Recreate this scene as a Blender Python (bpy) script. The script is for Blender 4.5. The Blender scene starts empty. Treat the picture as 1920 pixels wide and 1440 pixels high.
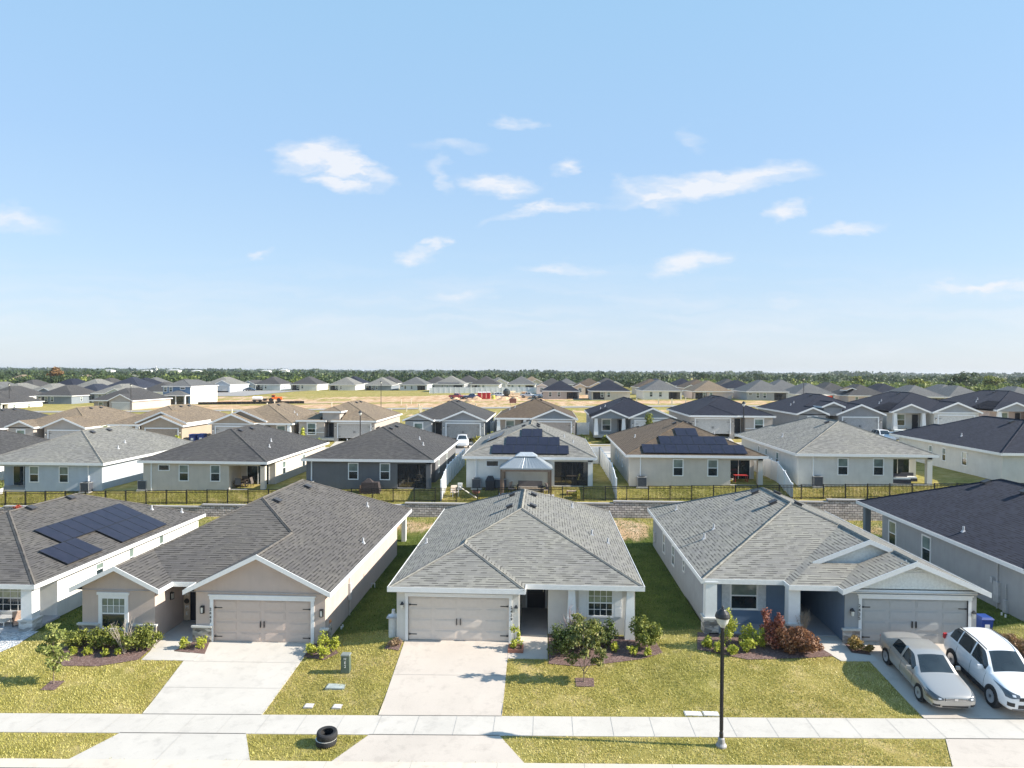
import bpy, math, random, bisect
import numpy as np
from mathutils import Vector, Matrix
random.seed(7)
rng = np.random.default_rng(11)
SC = bpy.context.scene
COL = SC.collection

# ------------------------------------------------------------------ camera
H = 13.0
YAW, PIT, ROL = .045, .0172, .006
def cam_axes():
    fw = Vector((-math.sin(YAW)*math.cos(PIT), math.cos(YAW)*math.cos(PIT), -math.sin(PIT)))
    rt = Vector((math.cos(YAW), math.sin(YAW), 0))
    up = rt.cross(fw)
    c, s = math.cos(ROL), math.sin(ROL)
    return rt*c+up*s, up*c-rt*s, fw
cr, cu, cf = cam_axes()
cd = bpy.data.cameras.new('camera'); cam = bpy.data.objects.new('camera', cd); COL.objects.link(cam)
cam.matrix_world = Matrix(((cr.x, cu.x, -cf.x, 0), (cr.y, cu.y, -cf.y, 0), (cr.z, cu.z, -cf.z, H), (0, 0, 0, 1)))
cd.sensor_width = 36; cd.lens = 36*1336/1920; cd.clip_start = .5; cd.clip_end = 20000
SC.camera = cam
# ------------------------------------------------------------------ light
SUN_EL, SUN_AZ = math.radians(31), math.radians(4.5)     # azimuth measured from +X towards -Y
sd = Vector((math.cos(SUN_EL)*math.cos(SUN_AZ), -math.cos(SUN_EL)*math.sin(SUN_AZ), math.sin(SUN_EL)))
sl = bpy.data.lights.new('sun', 'SUN'); sl.energy = 5; sl.angle = math.radians(.55); sl.color = (1, .93, .82)
so = bpy.data.objects.new('sun', sl); COL.objects.link(so)
so.rotation_euler = sd.to_track_quat('Z', 'Y').to_euler(); so.location = (60, -10, 60)
SC.view_settings.view_transform = 'Standard'; SC.view_settings.look = 'None'; SC.view_settings.gamma = 1
SC.view_settings.exposure = .95
W = bpy.data.worlds.new('World'); SC.world = W; W.use_nodes = True
nt = W.node_tree; nt.nodes.clear()
def N(t, loc=None, **k):
    n = nt.nodes.new(t)
    for a, b in k.items(): setattr(n, a, b)
    return n
def Lk(a, b): nt.links.new(a, b)
def mth(op, a, b=None, c=None, clamp=False):
    n = N('ShaderNodeMath', operation=op); n.use_clamp = clamp
    for i, v in enumerate((a, b, c)):
        if v is None: continue
        if isinstance(v, (int, float)): n.inputs[i].default_value = v
        else: Lk(v, n.inputs[i])
    return n.outputs[0]
out = N('ShaderNodeOutputWorld'); bg = N('ShaderNodeBackground'); Lk(bg.outputs[0], out.inputs[0])
sky = N('ShaderNodeTexSky', sky_type='NISHITA'); sky.sun_disc = False
sky.sun_elevation = SUN_EL; sky.sun_rotation = math.atan2(sd.x, sd.y)
sky.altitude = 20; sky.air_density = 1.0; sky.dust_density = .6; sky.ozone_density = 1.4
bg.inputs[1].default_value = .15
tc = N('ShaderNodeTexCoord'); sp = N('ShaderNodeSeparateXYZ'); Lk(tc.outputs['Generated'], sp.inputs[0])
SKYM = {}
# clouds: placed by direction (azimuth tangent, elevation tangent)
ysafe = mth('MAXIMUM', sp.outputs[1], .05)
cu_ = mth('DIVIDE', sp.outputs[0], ysafe); cv_ = mth('DIVIDE', sp.outputs[2], ysafe)
cmb = N('ShaderNodeCombineXYZ'); Lk(cu_, cmb.inputs[0]); Lk(cv_, cmb.inputs[1])
nz = N('ShaderNodeTexNoise'); nz.inputs['Scale'].default_value = 9; nz.inputs['Detail'].default_value = 6; nz.inputs['Roughness'].default_value = .62
mp = N('ShaderNodeMapping'); mp.inputs['Scale'].default_value = (1, 2.2, 1); Lk(cmb.outputs[0], mp.inputs[0]); Lk(mp.outputs[0], nz.inputs[0])
sb = N('ShaderNodeVectorMath', operation='SUBTRACT'); Lk(nz.outputs['Color'], sb.inputs[0]); sb.inputs[1].default_value = (.5, .5, .5)
ms = N('ShaderNodeVectorMath', operation='MULTIPLY'); Lk(sb.outputs[0], ms.inputs[0]); ms.inputs[1].default_value = (.15, .06, 0)
ad = N('ShaderNodeVectorMath', operation='ADD'); Lk(cmb.outputs[0], ad.inputs[0]); Lk(ms.outputs[0], ad.inputs[1])
def c2(px, py):
    a = (px-960)/1336; b = -(py-720)/1336; d = cf+cr*a+cu*b; return d.x/d.y, d.z/d.y
CLOUDS = [(590, 295, 70, 26, -8, .95), (655, 315, 62, 28, 22, 1.0), (640, 345, 50, 17, 10, .9), (985, 231, 34, 9, 6, .55), (935, 350, 62, 18, 6, .8), (830, 325, 18, 26, -20, .45),
          (850, 275, 60, 9, 4, .35), (1060, 316, 38, 11, -4, .6), (1020, 395, 95, 9, -10, .65), (1330, 345, 150, 22, -8, .95), (1420, 325, 80, 18, -6, .75),
          (1220, 372, 50, 14, 22, .7), (1490, 393, 40, 16, -12, .85), (1595, 434, 48, 10, -12, .6), (1290, 492, 56, 16, -10, .75), (1290, 262, 26, 18, 40, .3),
          (790, 475, 40, 14, -10, .6), (830, 458, 22, 12, -40, .6), (1050, 500, 75, 11, 4, .55), (855, 550, 55, 14, 0, .45), (1850, 534, 120, 8, -2, .75), (30, 410, 85, 20, 8, .55), (490, 478, 20, 8, -10, .45), (1480, 575, 60, 9, 2, .3)]
acc = None
for (px, py, rx, ry, ang, st) in CLOUDS:
    u, v = c2(px, py)
    s1 = N('ShaderNodeVectorMath', operation='SUBTRACT'); Lk(ad.outputs[0], s1.inputs[0]); s1.inputs[1].default_value = (u, v, 0)
    m1 = N('ShaderNodeMapping', vector_type='TEXTURE'); m1.inputs['Rotation'].default_value = (0, 0, math.radians(-ang)); m1.inputs['Scale'].default_value = (rx*1.25/1336, ry*1.25/1336, 1)
    Lk(s1.outputs[0], m1.inputs[0])
    l1 = N('ShaderNodeVectorMath', operation='LENGTH'); Lk(m1.outputs[0], l1.inputs[0])
    w = mth('MULTIPLY', mth('SUBTRACT', 1.15, l1.outputs['Value'], clamp=True), st)
    acc = w if acc is None else mth('MAXIMUM', acc, w)
n2 = N('ShaderNodeTexNoise'); n2.inputs['Scale'].default_value = 26; n2.inputs['Detail'].default_value = 7; n2.inputs['Roughness'].default_value = .6
mp2 = N('ShaderNodeMapping'); mp2.inputs['Scale'].default_value = (.8, 2.6, 1); mp2.inputs['Rotation'].default_value = (0, 0, .12); Lk(ad.outputs[0], mp2.inputs[0]); Lk(mp2.outputs[0], n2.inputs[0])
fac = mth('MULTIPLY', acc, mth('ADD', -.28, mth('MULTIPLY', n2.outputs['Fac'], 3.3)))
fac = mth('MULTIPLY', mth('POWER', mth('MAXIMUM', mth('MINIMUM', fac, 1.0), 0), 1.2), .9, clamp=True)
# thin horizontal veil low in the sky
n3 = N('ShaderNodeTexNoise'); n3.inputs['Scale'].default_value = 5; n3.inputs['Detail'].default_value = 6
mp3 = N('ShaderNodeMapping'); mp3.inputs['Scale'].default_value = (1, 11, 1); Lk(ad.outputs[0], mp3.inputs[0]); Lk(mp3.outputs[0], n3.inputs[0])
band = mth('MULTIPLY', mth('SUBTRACT', 1, mth('MULTIPLY', mth('ABSOLUTE', mth('SUBTRACT', cv_, .07)), 10), clamp=True), mth('SUBTRACT', n3.outputs['Fac'], .42, clamp=True))
veil = mth('MULTIPLY', band, 1.3, clamp=True)
fac = mth('MAXIMUM', fac, veil)
# gentle blend of the physical sky towards the photographed hue: pale at the horizon, clear blue above
ramp = N('ShaderNodeValToRGB'); el = ramp.color_ramp
el.elements[0].position = 0; el.elements[0].color = (.60, .68, .79, 1)
el.elements[1].position = 1; el.elements[1].color = (.16, .42, .80, 1)
for p_, c_ in ((.05, (.56, .67, .82, 1)), (.14, (.47, .655, .87, 1)), (.28, (.395, .61, .89, 1)), (.46, (.36, .61, .88, 1))):
    e_ = el.elements.new(p_); e_.color = c_
Lk(mth('MAXIMUM', sp.outputs[2], 0), ramp.inputs[0])
rm = N('ShaderNodeVectorMath', operation='SCALE'); Lk(ramp.outputs[0], rm.inputs[0]); rm.inputs['Scale'].default_value = 3.55
mx = N('ShaderNodeMix', data_type='RGBA'); mx.inputs[0].default_value = .86; Lk(sky.outputs[0], mx.inputs[6]); Lk(rm.outputs[0], mx.inputs[7])
mc = N('ShaderNodeMix', data_type='RGBA'); Lk(fac, mc.inputs[0]); Lk(mx.outputs[2], mc.inputs[6]); mc.inputs[7].default_value = (3.1, 3.2, 3.4, 1)
Lk(mc.outputs[2], bg.inputs[0])

# ------------------------------------------------------------------ terrain
def pl(pts, x):
    if x <= pts[0][0]: return pts[0][1]
    if x >= pts[-1][0]: return pts[-1][1]
    i = bisect.bisect_right([p[0] for p in pts], x)-1
    a, b = pts[i], pts[i+1]; t = (x-a[0])/(b[0]-a[0]); return a[1]+t*(b[1]-a[1])
lin = lambda a, b: [(-110, a-110*b), (110, a+110*b)]
S1 = lin(-.80, .022)
P1 = [(-110, -3.2), (-30, -.85), (-23, -.47), (-10.2, -.43), (-7.2, -.02), (4.8, .02), (7.5, .26), (20.5, .33), (23.2, .8), (36, 1.0), (110, 4)]
B1 = [(-110, -1.), (-13, .33), (8, .55), (26, .62), (110, 1.5)]
F1 = lin(1.72, .022)
P2 = lin(2.6, .023); S3 = lin(2.45, .022); P3 = [(-110, .5), (-60, 2.0), (-13.5, 3.15), (25, 4.15), (61, 5.0), (110, 5.6)]
FA = [(-260, 1.0), (-157, 1.75), (-114, 2.2), (5, 4.35), (36, 4.9), (64, 5.0), (97, 3.9), (160, 3.5), (300, 3)]
FB = [(-300, 3), (-120, 4.2), (-60, 4.5), (-38, 5.1), (-10, 5.1), (60, 4.5), (300, 3.5)]
ROWS = [(-80, S1), (28.6, S1), (34.2, P1), (53, P1), (57, B1), (61.2, B1), (61.45, F1), (65.8, P2), (84, P2), (89.6, S3), (102.9, S3), (108.6, P3), (127, P3),
        (150, FA), (236, FA), (290, FB), (340, FB), (700, [(-1000, 2), (1000, 3)]), (7000, [(-1000, 0), (1000, 0)])]
def zg(x, y):
    if y <= ROWS[0][0]: return pl(ROWS[0][1], x)
    for a, b in zip(ROWS, ROWS[1:]):
        if y <= b[0]:
            t = (y-a[0])/(b[0]-a[0]); return pl(a[1], x)*(1-t)+pl(b[1], x)*t
    return 0.

# ------------------------------------------------------------------ object helpers
def tag(o, label=None, cat=None, group=None, kind=None):
    if label: o['label'] = label
    if cat: o['category'] = cat
    if group: o['group'] = group
    if kind: o['kind'] = kind
    return o
def thing(name, label, cat, loc=(0, 0, 0), rz=0, group=None, rot=None):
    o = bpy.data.objects.new(name, None); COL.objects.link(o); o.empty_display_size = .3
    o.location = loc; o.rotation_euler = rot or (0, 0, rz)
    return tag(o, label, cat, group)
class M:
    """collects polygons, builds ONE mesh object"""
    def __init__(s, flip=None): s.v = []; s.f = []; s.uv = []; s.T = None; s.flip = flip; s.mi = []; s.m = 0
    def frame(s, o=(0, 0, 0), ex=(1, 0, 0), ey=(0, 1, 0), ez=(0, 0, 1)):
        s.T = (Vector(o), Vector(ex), Vector(ey), Vector(ez)); return s
    def pt(s, p):
        if s.T is None: return Vector(p)
        o, a, b, c = s.T; return o+a*p[0]+b*p[1]+c*p[2]
    def poly(s, pts, uv=None):
        i = len(s.v); s.v += [s.pt(p) for p in pts]; s.f.append(list(range(i, i+len(pts)))); s.uv.append(uv); s.mi.append(s.m); return s
    def box(s, x0, x1, y0, y1, z0, z1):
        P = [(x0, y0, z0), (x1, y0, z0), (x1, y1, z0), (x0, y1, z0), (x0, y0, z1), (x1, y0, z1), (x1, y1, z1), (x0, y1, z1)]
        for q in ((0, 3, 2, 1), (4, 5, 6, 7), (0, 1, 5, 4), (1, 2, 6, 5), (2, 3, 7, 6), (3, 0, 4, 7)): s.poly([P[k] for k in q])
        return s
    def cbox(s, c, d): return s.box(c[0]-d[0]/2, c[0]+d[0]/2, c[1]-d[1]/2, c[1]+d[1]/2, c[2]-d[2]/2, c[2]+d[2]/2)
    def frustum(s, cx, cy, z0, z1, a0, b0, a1, b1):
        P = [(cx-a0, cy-b0, z0), (cx+a0, cy-b0, z0), (cx+a0, cy+b0, z0), (cx-a0, cy+b0, z0), (cx-a1, cy-b1, z1), (cx+a1, cy-b1, z1), (cx+a1, cy+b1, z1), (cx-a1, cy+b1, z1)]
        for q in ((0, 3, 2, 1), (4, 5, 6, 7), (0, 1, 5, 4), (1, 2, 6, 5), (2, 3, 7, 6), (3, 0, 4, 7)): s.poly([P[k] for k in q])
        return s
    def lathe(s, prof, n=16, c=(0, 0, 0), ax='z'):
        R = []
        for r, h in prof:
            ring = []
            for k in range(n):
                a = 2*math.pi*k/n; q = (r*math.cos(a), r*math.sin(a), h)
                if ax == 'x': q = (q[2], q[0], q[1])
                if ax == 'y': q = (q[1], q[2], q[0])
                ring.append((c[0]+q[0], c[1]+q[1], c[2]+q[2]))
            R.append(ring)
        for a, b in zip(R, R[1:]):
            for k in range(n): s.poly([a[k], a[(k+1) % n], b[(k+1) % n], b[k]])
        if prof[0][0] > 1e-4: s.poly(R[0][::-1])
        if prof[-1][0] > 1e-4: s.poly(R[-1])
        return s
    def tube(s, pts, r, n=6, r1=None):
        pts = [Vector(p) for p in pts]; R = []
        for i, p in enumerate(pts):
            d = (pts[min(i+1, len(pts)-1)]-pts[max(i-1, 0)]).normalized()
            u = d.cross(Vector((0, 0, 1))); u = u.normalized() if u.length > 1e-3 else Vector((1, 0, 0)); w = d.cross(u)
            rr = r if r1 is None else r+(r1-r)*i/(len(pts)-1)
            R.append([p+(u*math.cos(2*math.pi*k/n)+w*math.sin(2*math.pi*k/n))*rr for k in range(n)])
        for a, b in zip(R, R[1:]):
            for k in range(n): s.poly([a[k], a[(k+1) % n], b[(k+1) % n], b[k]])
        s.poly(R[0][::-1]); s.poly(R[-1]); return s
    def build(s, name, mats, parent=None, smooth=False, weld=False, sub=0):
        me = bpy.data.meshes.new(name)
        v, f = s.v, s.f
        if s.flip is not None:
            v = [Vector((s.flip-p[0], p[1], p[2])) for p in v]; f = [q[::-1] for q in f]; s.uv = [u[::-1] if u else None for u in s.uv]
        me.from_pydata([tuple(p) for p in v], [], f)
        if any(u is not None for u in s.uv):
            l = me.uv_layers.new(name='UVMap'); k = 0
            for q, u in zip(f, s.uv):
                for j in range(len(q)):
                    if u is not None: l.data[k].uv = u[j]
                    k += 1
        if not isinstance(mats, (list, tuple)): mats = [mats]
        for m in mats: me.materials.append(m)
        if len(mats) > 1: me.polygons.foreach_set('material_index', s.mi)
        if smooth: me.polygons.foreach_set('use_smooth', [True]*len(f))
        me.update()
        if weld or sub:
            import bmesh
            b = bmesh.new(); b.from_mesh(me); bmesh.ops.remove_doubles(b, verts=b.verts, dist=1e-4); b.to_mesh(me); b.free()
        o = bpy.data.objects.new(name, me); COL.objects.link(o)
        if sub:
            md = o.modifiers.new('s', 'SUBSURF'); md.levels = sub; md.render_levels = sub
        if parent: o.parent = parent
        return o
def copy_tree(o, parent=None):
    c = o.copy(); COL.objects.link(c)
    if parent: c.parent = parent
    for ch in list(o.children): copy_tree(ch, c)
    return c

# ------------------------------------------------------------------ materials
MATS = {}
class NB:
    def __init__(s, name):
        s.m = bpy.data.materials.new(name); s.m.use_nodes = True; s.t = s.m.node_tree; s.b = s.t.nodes['Principled BSDF']; s.o = s.t.nodes['Material Output']
    def n(s, t, **k):
        x = s.t.nodes.new(t)
        for a, b in k.items():
            if a in ('Scale', 'Detail', 'Roughness', 'Distortion', 'W'): x.inputs[a].default_value = b
            else: setattr(x, a, b)
        return x
    def l(s, a, b): s.t.links.new(a, b)
    def math(s, op, a, b=None, clamp=False):
        n = s.n('ShaderNodeMath', operation=op); n.use_clamp = clamp
        for i, v in enumerate((a, b)):
            if v is None: continue
            if isinstance(v, (int, float)): n.inputs[i].default_value = v
            else: s.l(v, n.inputs[i])
        return n.outputs[0]
    def ramp(s, fac, cols):
        r = s.n('ShaderNodeValToRGB'); e = r.color_ramp
        e.elements[0].position, e.elements[0].color = cols[0][0], (*cols[0][1], 1)
        e.elements[1].position, e.elements[1].color = cols[-1][0], (*cols[-1][1], 1)
        for p, c in cols[1:-1]:
            q = e.elements.new(p); q.color = (*c, 1)
        s.l(fac, r.inputs[0]); return r.outputs[0]
    def mix(s, f, a, b, mode='MIX'):
        x = s.n('ShaderNodeMix', data_type='RGBA', blend_type=mode)
        for i, v in ((0, f), (6, a), (7, b)):
            if isinstance(v, (int, float)): x.inputs[i].default_value = v
            elif isinstance(v, tuple): x.inputs[i].default_value = (*v, 1)
            else: s.l(v, x.inputs[i])
        return x.outputs[2]
    def noise(s, scale, detail=3, rough=.5, coord='Object', sc=None):
        t = s.n('ShaderNodeTexCoord'); n = s.n('ShaderNodeTexNoise', Scale=scale, Detail=detail, Roughness=rough)
        src = t.outputs[coord] if coord != 'World' else s.n('ShaderNodeNewGeometry').outputs['Position']
        if sc:
            m = s.n('ShaderNodeMapping'); m.inputs['Scale'].default_value = sc; s.l(src, m.inputs[0]); src = m.outputs[0]
        s.l(src, n.inputs['Vector']); return n.outputs['Fac']
    def bump(s, h, st, dist=.02):
        b = s.n('ShaderNodeBump'); b.inputs['Strength'].default_value = st; b.inputs['Distance'].default_value = dist
        s.l(h, b.inputs['Height']); s.l(b.outputs[0], s.b.inputs['Normal'])
    def base(s, c, rough=.7, spec=None, metal=0):
        if isinstance(c, tuple): s.b.inputs['Base Color'].default_value = (*c, 1)
        else: s.l(c, s.b.inputs['Base Color'])
        s.b.inputs['Roughness'].default_value = rough; s.b.inputs['Metallic'].default_value = metal
        if spec is not None: s.b.inputs['Specular IOR Level'].default_value = spec
        return s.m
def mulc(c, k): return tuple(min(1, x*k) for x in c)
def cached(fn):
    def g(*a):
        k = (fn.__name__,)+a
        if k not in MATS: MATS[k] = fn(*a)
        return MATS[k]
    return g
@cached
def plain(c, rough=.6, metal=0., var=.12, sc=6.):
    n = NB('paint'); f = n.noise(sc, 3)
    return n.base(n.ramp(f, [(.3, mulc(c, 1-var)), (.7, mulc(c, 1+var))]), rough, None, metal)
@cached
def stucco(c):
    n = NB('stucco'); f = n.noise(1.3, 4); g = n.noise(45, 2)
    w = n.noise(1.6, 4, .65, 'Object', (3, 3, .25))
    col = n.mix(n.math('MULTIPLY', g, .25), n.ramp(f, [(.25, mulc(c, .9)), (.75, mulc(c, 1.06))]), mulc(c, .72))
    col = n.mix(n.math('MULTIPLY', n.math('SUBTRACT', w, .5, True), .7), col, mulc(c, .6))
    n.bump(g, .5, .015); return n.base(col, .85, .2)
@cached
def shingle(c, contrast=.5, hue=.06):
    """laminated shingles: courses with random dark tab gaps, laid in the slope's own metres"""
    n = NB('shingles'); t = n.n('ShaderNodeTexCoord'); RH = .17
    def brick(w, off, c1, c2, ms=0.):
        b = n.n('ShaderNodeTexBrick'); b.offset = off; n.l(t.outputs['UV'], b.inputs['Vector']); J = b.inputs
        J['Scale'].default_value = 1; J['Brick Width'].default_value = w; J['Row Height'].default_value = RH; J['Mortar Size'].default_value = ms; J['Mortar Smooth'].default_value = .2
        J['Color1'].default_value = (*c1, 1); J['Color2'].default_value = (*c2, 1); J['Mortar'].default_value = (.5, .5, .5, 1); return b
    b1 = brick(.34, .41, mulc(c, 1.13), mulc(c, .88)); b2 = brick(.3, .63, (1, 1, 1), (0, 0, 0)); b3 = brick(.47, .27, (1.06, 1.05+hue*.3, 1.04), (.94, .945, .95+hue*.5))
    sx = n.n('ShaderNodeSeparateXYZ'); n.l(t.outputs['UV'], sx.inputs[0]); fr = n.math('FRACT', n.math('DIVIDE', sx.outputs[1], RH))
    edge = n.math('MINIMUM', 1, n.math('MULTIPLY', n.math('SUBTRACT', 1, n.math('MULTIPLY', fr, 2.2), True), 2.), True)
    s2 = n.n('ShaderNodeSeparateColor'); n.l(b2.outputs['Color'], s2.inputs[0]); gap = n.math('MULTIPLY', n.math('SUBTRACT', s2.outputs[0], .42), 5., True)
    dark = n.math('MULTIPLY', edge, n.math('ADD', .14, n.math('MULTIPLY', gap, .62)))
    big = n.noise(.3, 3); gr = n.noise(70, 2, .5, 'UV'); st = n.noise(1.2, 4, .6, 'Object', (1, .4, 1))
    col = n.mix(.8, b1.outputs['Color'], b3.outputs['Color'], 'MULTIPLY')
    col = n.mix(1.0, col, n.ramp(big, [(.3, (.9, .9, .92)), (.7, (1.08, 1.07, 1.04))]), 'MULTIPLY')
    col = n.mix(.5, col, n.ramp(gr, [(.3, (.7, .7, .7)), (.7, (1.3, 1.3, 1.3))]), 'MULTIPLY')
    col = n.mix(n.math('MULTIPLY', n.math('SUBTRACT', st, .55, True), 1.3), col, mulc(c, .75))
    col = n.mix(dark, col, mulc(c, .13))
    n.bump(n.math('SUBTRACT', n.math('MULTIPLY', fr, -1.0), n.math('MULTIPLY', gap, .3)), 1., .05)
    return n.base(col, .9, .15)
@cached
def glass(c=(.02, .03, .035), rough=.06):
    n = NB('window_glass'); f = n.noise(.9, 2)
    return n.base(n.ramp(f, [(.35, mulc(c, .7)), (.65, mulc(c, 1.4))]), rough, .9)
@cached
def leafm(c, c2, dry=0.):
    n = NB('leaves'); a = n.n('ShaderNodeAttribute'); a.attribute_name = 'tint'
    col = n.ramp(a.outputs['Fac'], [(0, mulc(c, .62)), (.5, c), (1, c2)])
    n.base(col, .55, .35)
    tr = n.n('ShaderNodeBsdfTranslucent'); n.l(col, tr.inputs[0]); mxs = n.n('ShaderNodeMixShader'); mxs.inputs[0].default_value = .28
    n.l(n.b.outputs[0], mxs.inputs[1]); n.l(tr.outputs[0], mxs.inputs[2]); n.l(mxs.outputs[0], n.o.inputs[0]); return n.m
@cached
def concrete(c):
    n = NB('concrete'); f = n.noise(.5, 5, .6, 'World'); g = n.noise(14, 3, .6, 'World'); s_ = n.noise(1.7, 4, .7, 'World')
    col = n.ramp(f, [(.3, mulc(c, .93)), (.7, mulc(c, 1.04))])
    col = n.mix(n.math('MULTIPLY', n.math('SUBTRACT', s_, .52, True), 2.0), col, mulc(c, .62))
    col = n.mix(n.math('MULTIPLY', g, .14), col, mulc(c, .6)); n.bump(g, .25, .01); return n.base(col, .85, .25)
@cached
def stone(c):
    n = NB('ledge_stone'); t = n.n('ShaderNodeTexCoord'); v = n.n('ShaderNodeTexVoronoi', Scale=1.); m = n.n('ShaderNodeMapping'); m.inputs['Scale'].default_value = (3.2, 3.2, 8)
    n.l(t.outputs['Object'], m.inputs[0]); n.l(m.outputs[0], v.inputs[0])
    sx = n.n('ShaderNodeSeparateColor'); n.l(v.outputs['Color'], sx.inputs[0])
    col = n.ramp(sx.outputs[0], [(0, mulc(c, .35)), (.4, mulc(c, .75)), (.7, c), (1, mulc(c, 1.35))])
    n.bump(v.outputs['Distance'], .9, .04); return n.base(col, .85, .2)
@cached
def blockwall(c):
    n = NB('wall_blocks'); g = n.n('ShaderNodeNewGeometry'); sx = n.n('ShaderNodeSeparateXYZ'); n.l(g.outputs['Position'], sx.inputs[0])
    cb = n.n('ShaderNodeCombineXYZ'); n.l(sx.outputs[0], cb.inputs[0]); n.l(sx.outputs[2], cb.inputs[1])
    br = n.n('ShaderNodeTexBrick'); n.l(cb.outputs[0], br.inputs['Vector']); I = br.inputs; I['Scale'].default_value = 1; I['Brick Width'].default_value = .42; I['Row Height'].default_value = .2
    I['Mortar Size'].default_value = .022; I['Mortar Smooth'].default_value = .5; I['Color1'].default_value = (*mulc(c, 1.25), 1); I['Color2'].default_value = (*mulc(c, .7), 1); I['Mortar'].default_value = (*mulc(c, .25), 1)
    f = n.noise(9, 4, .7, 'World'); col = n.mix(.7, br.outputs['Color'], n.ramp(f, [(.3, (.6, .6, .62)), (.7, (1.35, 1.33, 1.3))]), 'MULTIPLY')
    n.bump(n.math('SUBTRACT', f, br.outputs['Fac']), 1, .06); return n.base(col, .9, .15)
WHITE = plain((.78, .78, .77), .45, 0., .03)
FASC = plain((.74, .74, .73), .5, 0., .04)
BLACK = plain((.02, .02, .022), .4, 0., .1)
IRON = plain((.018, .018, .02), .45, .3, .1)
RUBBER = plain((.018, .018, .019), .8, 0., .2)
CHROME = plain((.7, .7, .72), .18, 1., .02)
VINYL = plain((.78, .79, .8), .4, 0., .03)
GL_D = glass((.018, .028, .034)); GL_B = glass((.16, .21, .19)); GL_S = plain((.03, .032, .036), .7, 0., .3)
def foliage_np(blobs, n, size, seed, aspect=1.7, up=.3):
    """leaf-sized diamonds spread through a union of ellipsoids; returns verts (n*4,3) and tint"""
    r = np.random.default_rng(seed)
    r2 = np.random.default_rng(seed+7); B = np.array(blobs, float)
    if len(blobs) < 40 and size < .12:      # break each lobe into smaller uneven sprays
        S_ = []
        for b_ in B:
            S_.append([*b_[:3], *(b_[3:6]*.72)])
            for _ in range(7): q_ = r2.normal(size=3); q_ /= np.linalg.norm(q_); S_.append([*(b_[:3]+q_*b_[3:6]*r2.uniform(.6, .95)), *(b_[3:6]*r2.uniform(.26, .46))])
        B = np.array(S_); B[:, 2] = np.maximum(B[:, 2], B[:, 5]*.8)
    vol = (B[:, 3]*B[:, 4]*B[:, 5])**.75; idx = r.choice(len(B), n, p=vol/vol.sum())
    d = r.normal(size=(n, 3)); d /= np.linalg.norm(d, axis=1)[:, None]
    rad = r.random(n)**.38
    c = B[idx, :3]+d*rad[:, None]*B[idx, 3:6]*(1+r.normal(size=(n, 1))*.07)
    nrm = d*.6+r.normal(size=(n, 3))*.7+np.array([0, 0, up]); nrm /= np.linalg.norm(nrm, axis=1)[:, None]
    t = np.cross(nrm, r.normal(size=(n, 3))); t /= np.linalg.norm(t, axis=1)[:, None]; b = np.cross(nrm, t)
    s = (size*(.6+.8*r.random(n)))[:, None]
    V = np.stack([c-t*s*aspect*.5, c-b*s*.5, c+t*s*aspect*.5, c+b*s*.5], 1).reshape(-1, 3)
    return V, np.clip(r.normal(.5, .23, n), 0, 1)
def mesh_np(name, V, k, tint, mat, parent=None, tris=False):
    me = bpy.data.meshes.new(name); nv = len(V); nf = nv//k
    me.vertices.add(nv); me.vertices.foreach_set('co', np.ascontiguousarray(V, np.float32).ravel())
    me.loops.add(nv); me.loops.foreach_set('vertex_index', np.arange(nv, dtype=np.int32))
    me.polygons.add(nf); me.polygons.foreach_set('loop_start', np.arange(0, nv, k, dtype=np.int32)); me.polygons.foreach_set('loop_total', np.full(nf, k, np.int32))
    a = me.attributes.new('tint', 'FLOAT', 'FACE'); a.data.foreach_set('value', np.ascontiguousarray(tint, np.float32))
    me.materials.append(mat); me.update(calc_edges=True); me.validate()
    o = bpy.data.objects.new(name, me); COL.objects.link(o)
    if parent: o.parent = parent
    return o
# ------------------------------------------------------------------ roofs
def clip(poly, a, b, c, keep_eps=0.):      # keep a*x+b*y+c >= 0
    outp = []; n = len(poly)
    for i in range(n):
        p, q = poly[i], poly[(i+1) % n]; dp = a*p[0]+b*p[1]+c; dq = a*q[0]+b*q[1]+c
        if dp >= -keep_eps: outp.append(p)
        if (dp > keep_eps and dq < -keep_eps) or (dp < -keep_eps and dq > keep_eps):
            t = dp/(dp-dq); outp.append((p[0]+t*(q[0]-p[0]), p[1]+t*(q[1]-p[1])))
    return outp
def area(p): return abs(sum(p[i][0]*p[(i+1) % len(p)][1]-p[(i+1) % len(p)][0]*p[i][1] for i in range(len(p))))/2
def vplanes(v):
    p, ze = v['p'], v['ze']; d = {}
    if 'L' in v['s']: d['L'] = (p, 0, ze-p*v['x0'])
    if 'R' in v['s']: d['R'] = (-p, 0, ze+p*v['x1'])
    if 'F' in v['s']: d['F'] = (0, p, ze-p*v['y0'])
    if 'B' in v['s']: d['B'] = (0, -p, ze+p*v['y1'])
    return d
def vol(x0, x1, y0, y1, ze, s='LRFB', p=.4167): return dict(x0=x0, x1=x1, y0=y0, y1=y1, ze=ze, s=s, p=p)
def hgt(v, x, y):
    if x < v['x0']-1e-6 or x > v['x1']+1e-6 or y < v['y0']-1e-6 or y > v['y1']+1e-6: return -9e9
    return min(a*x+b*y+c for a, b, c in vplanes(v).values())
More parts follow.
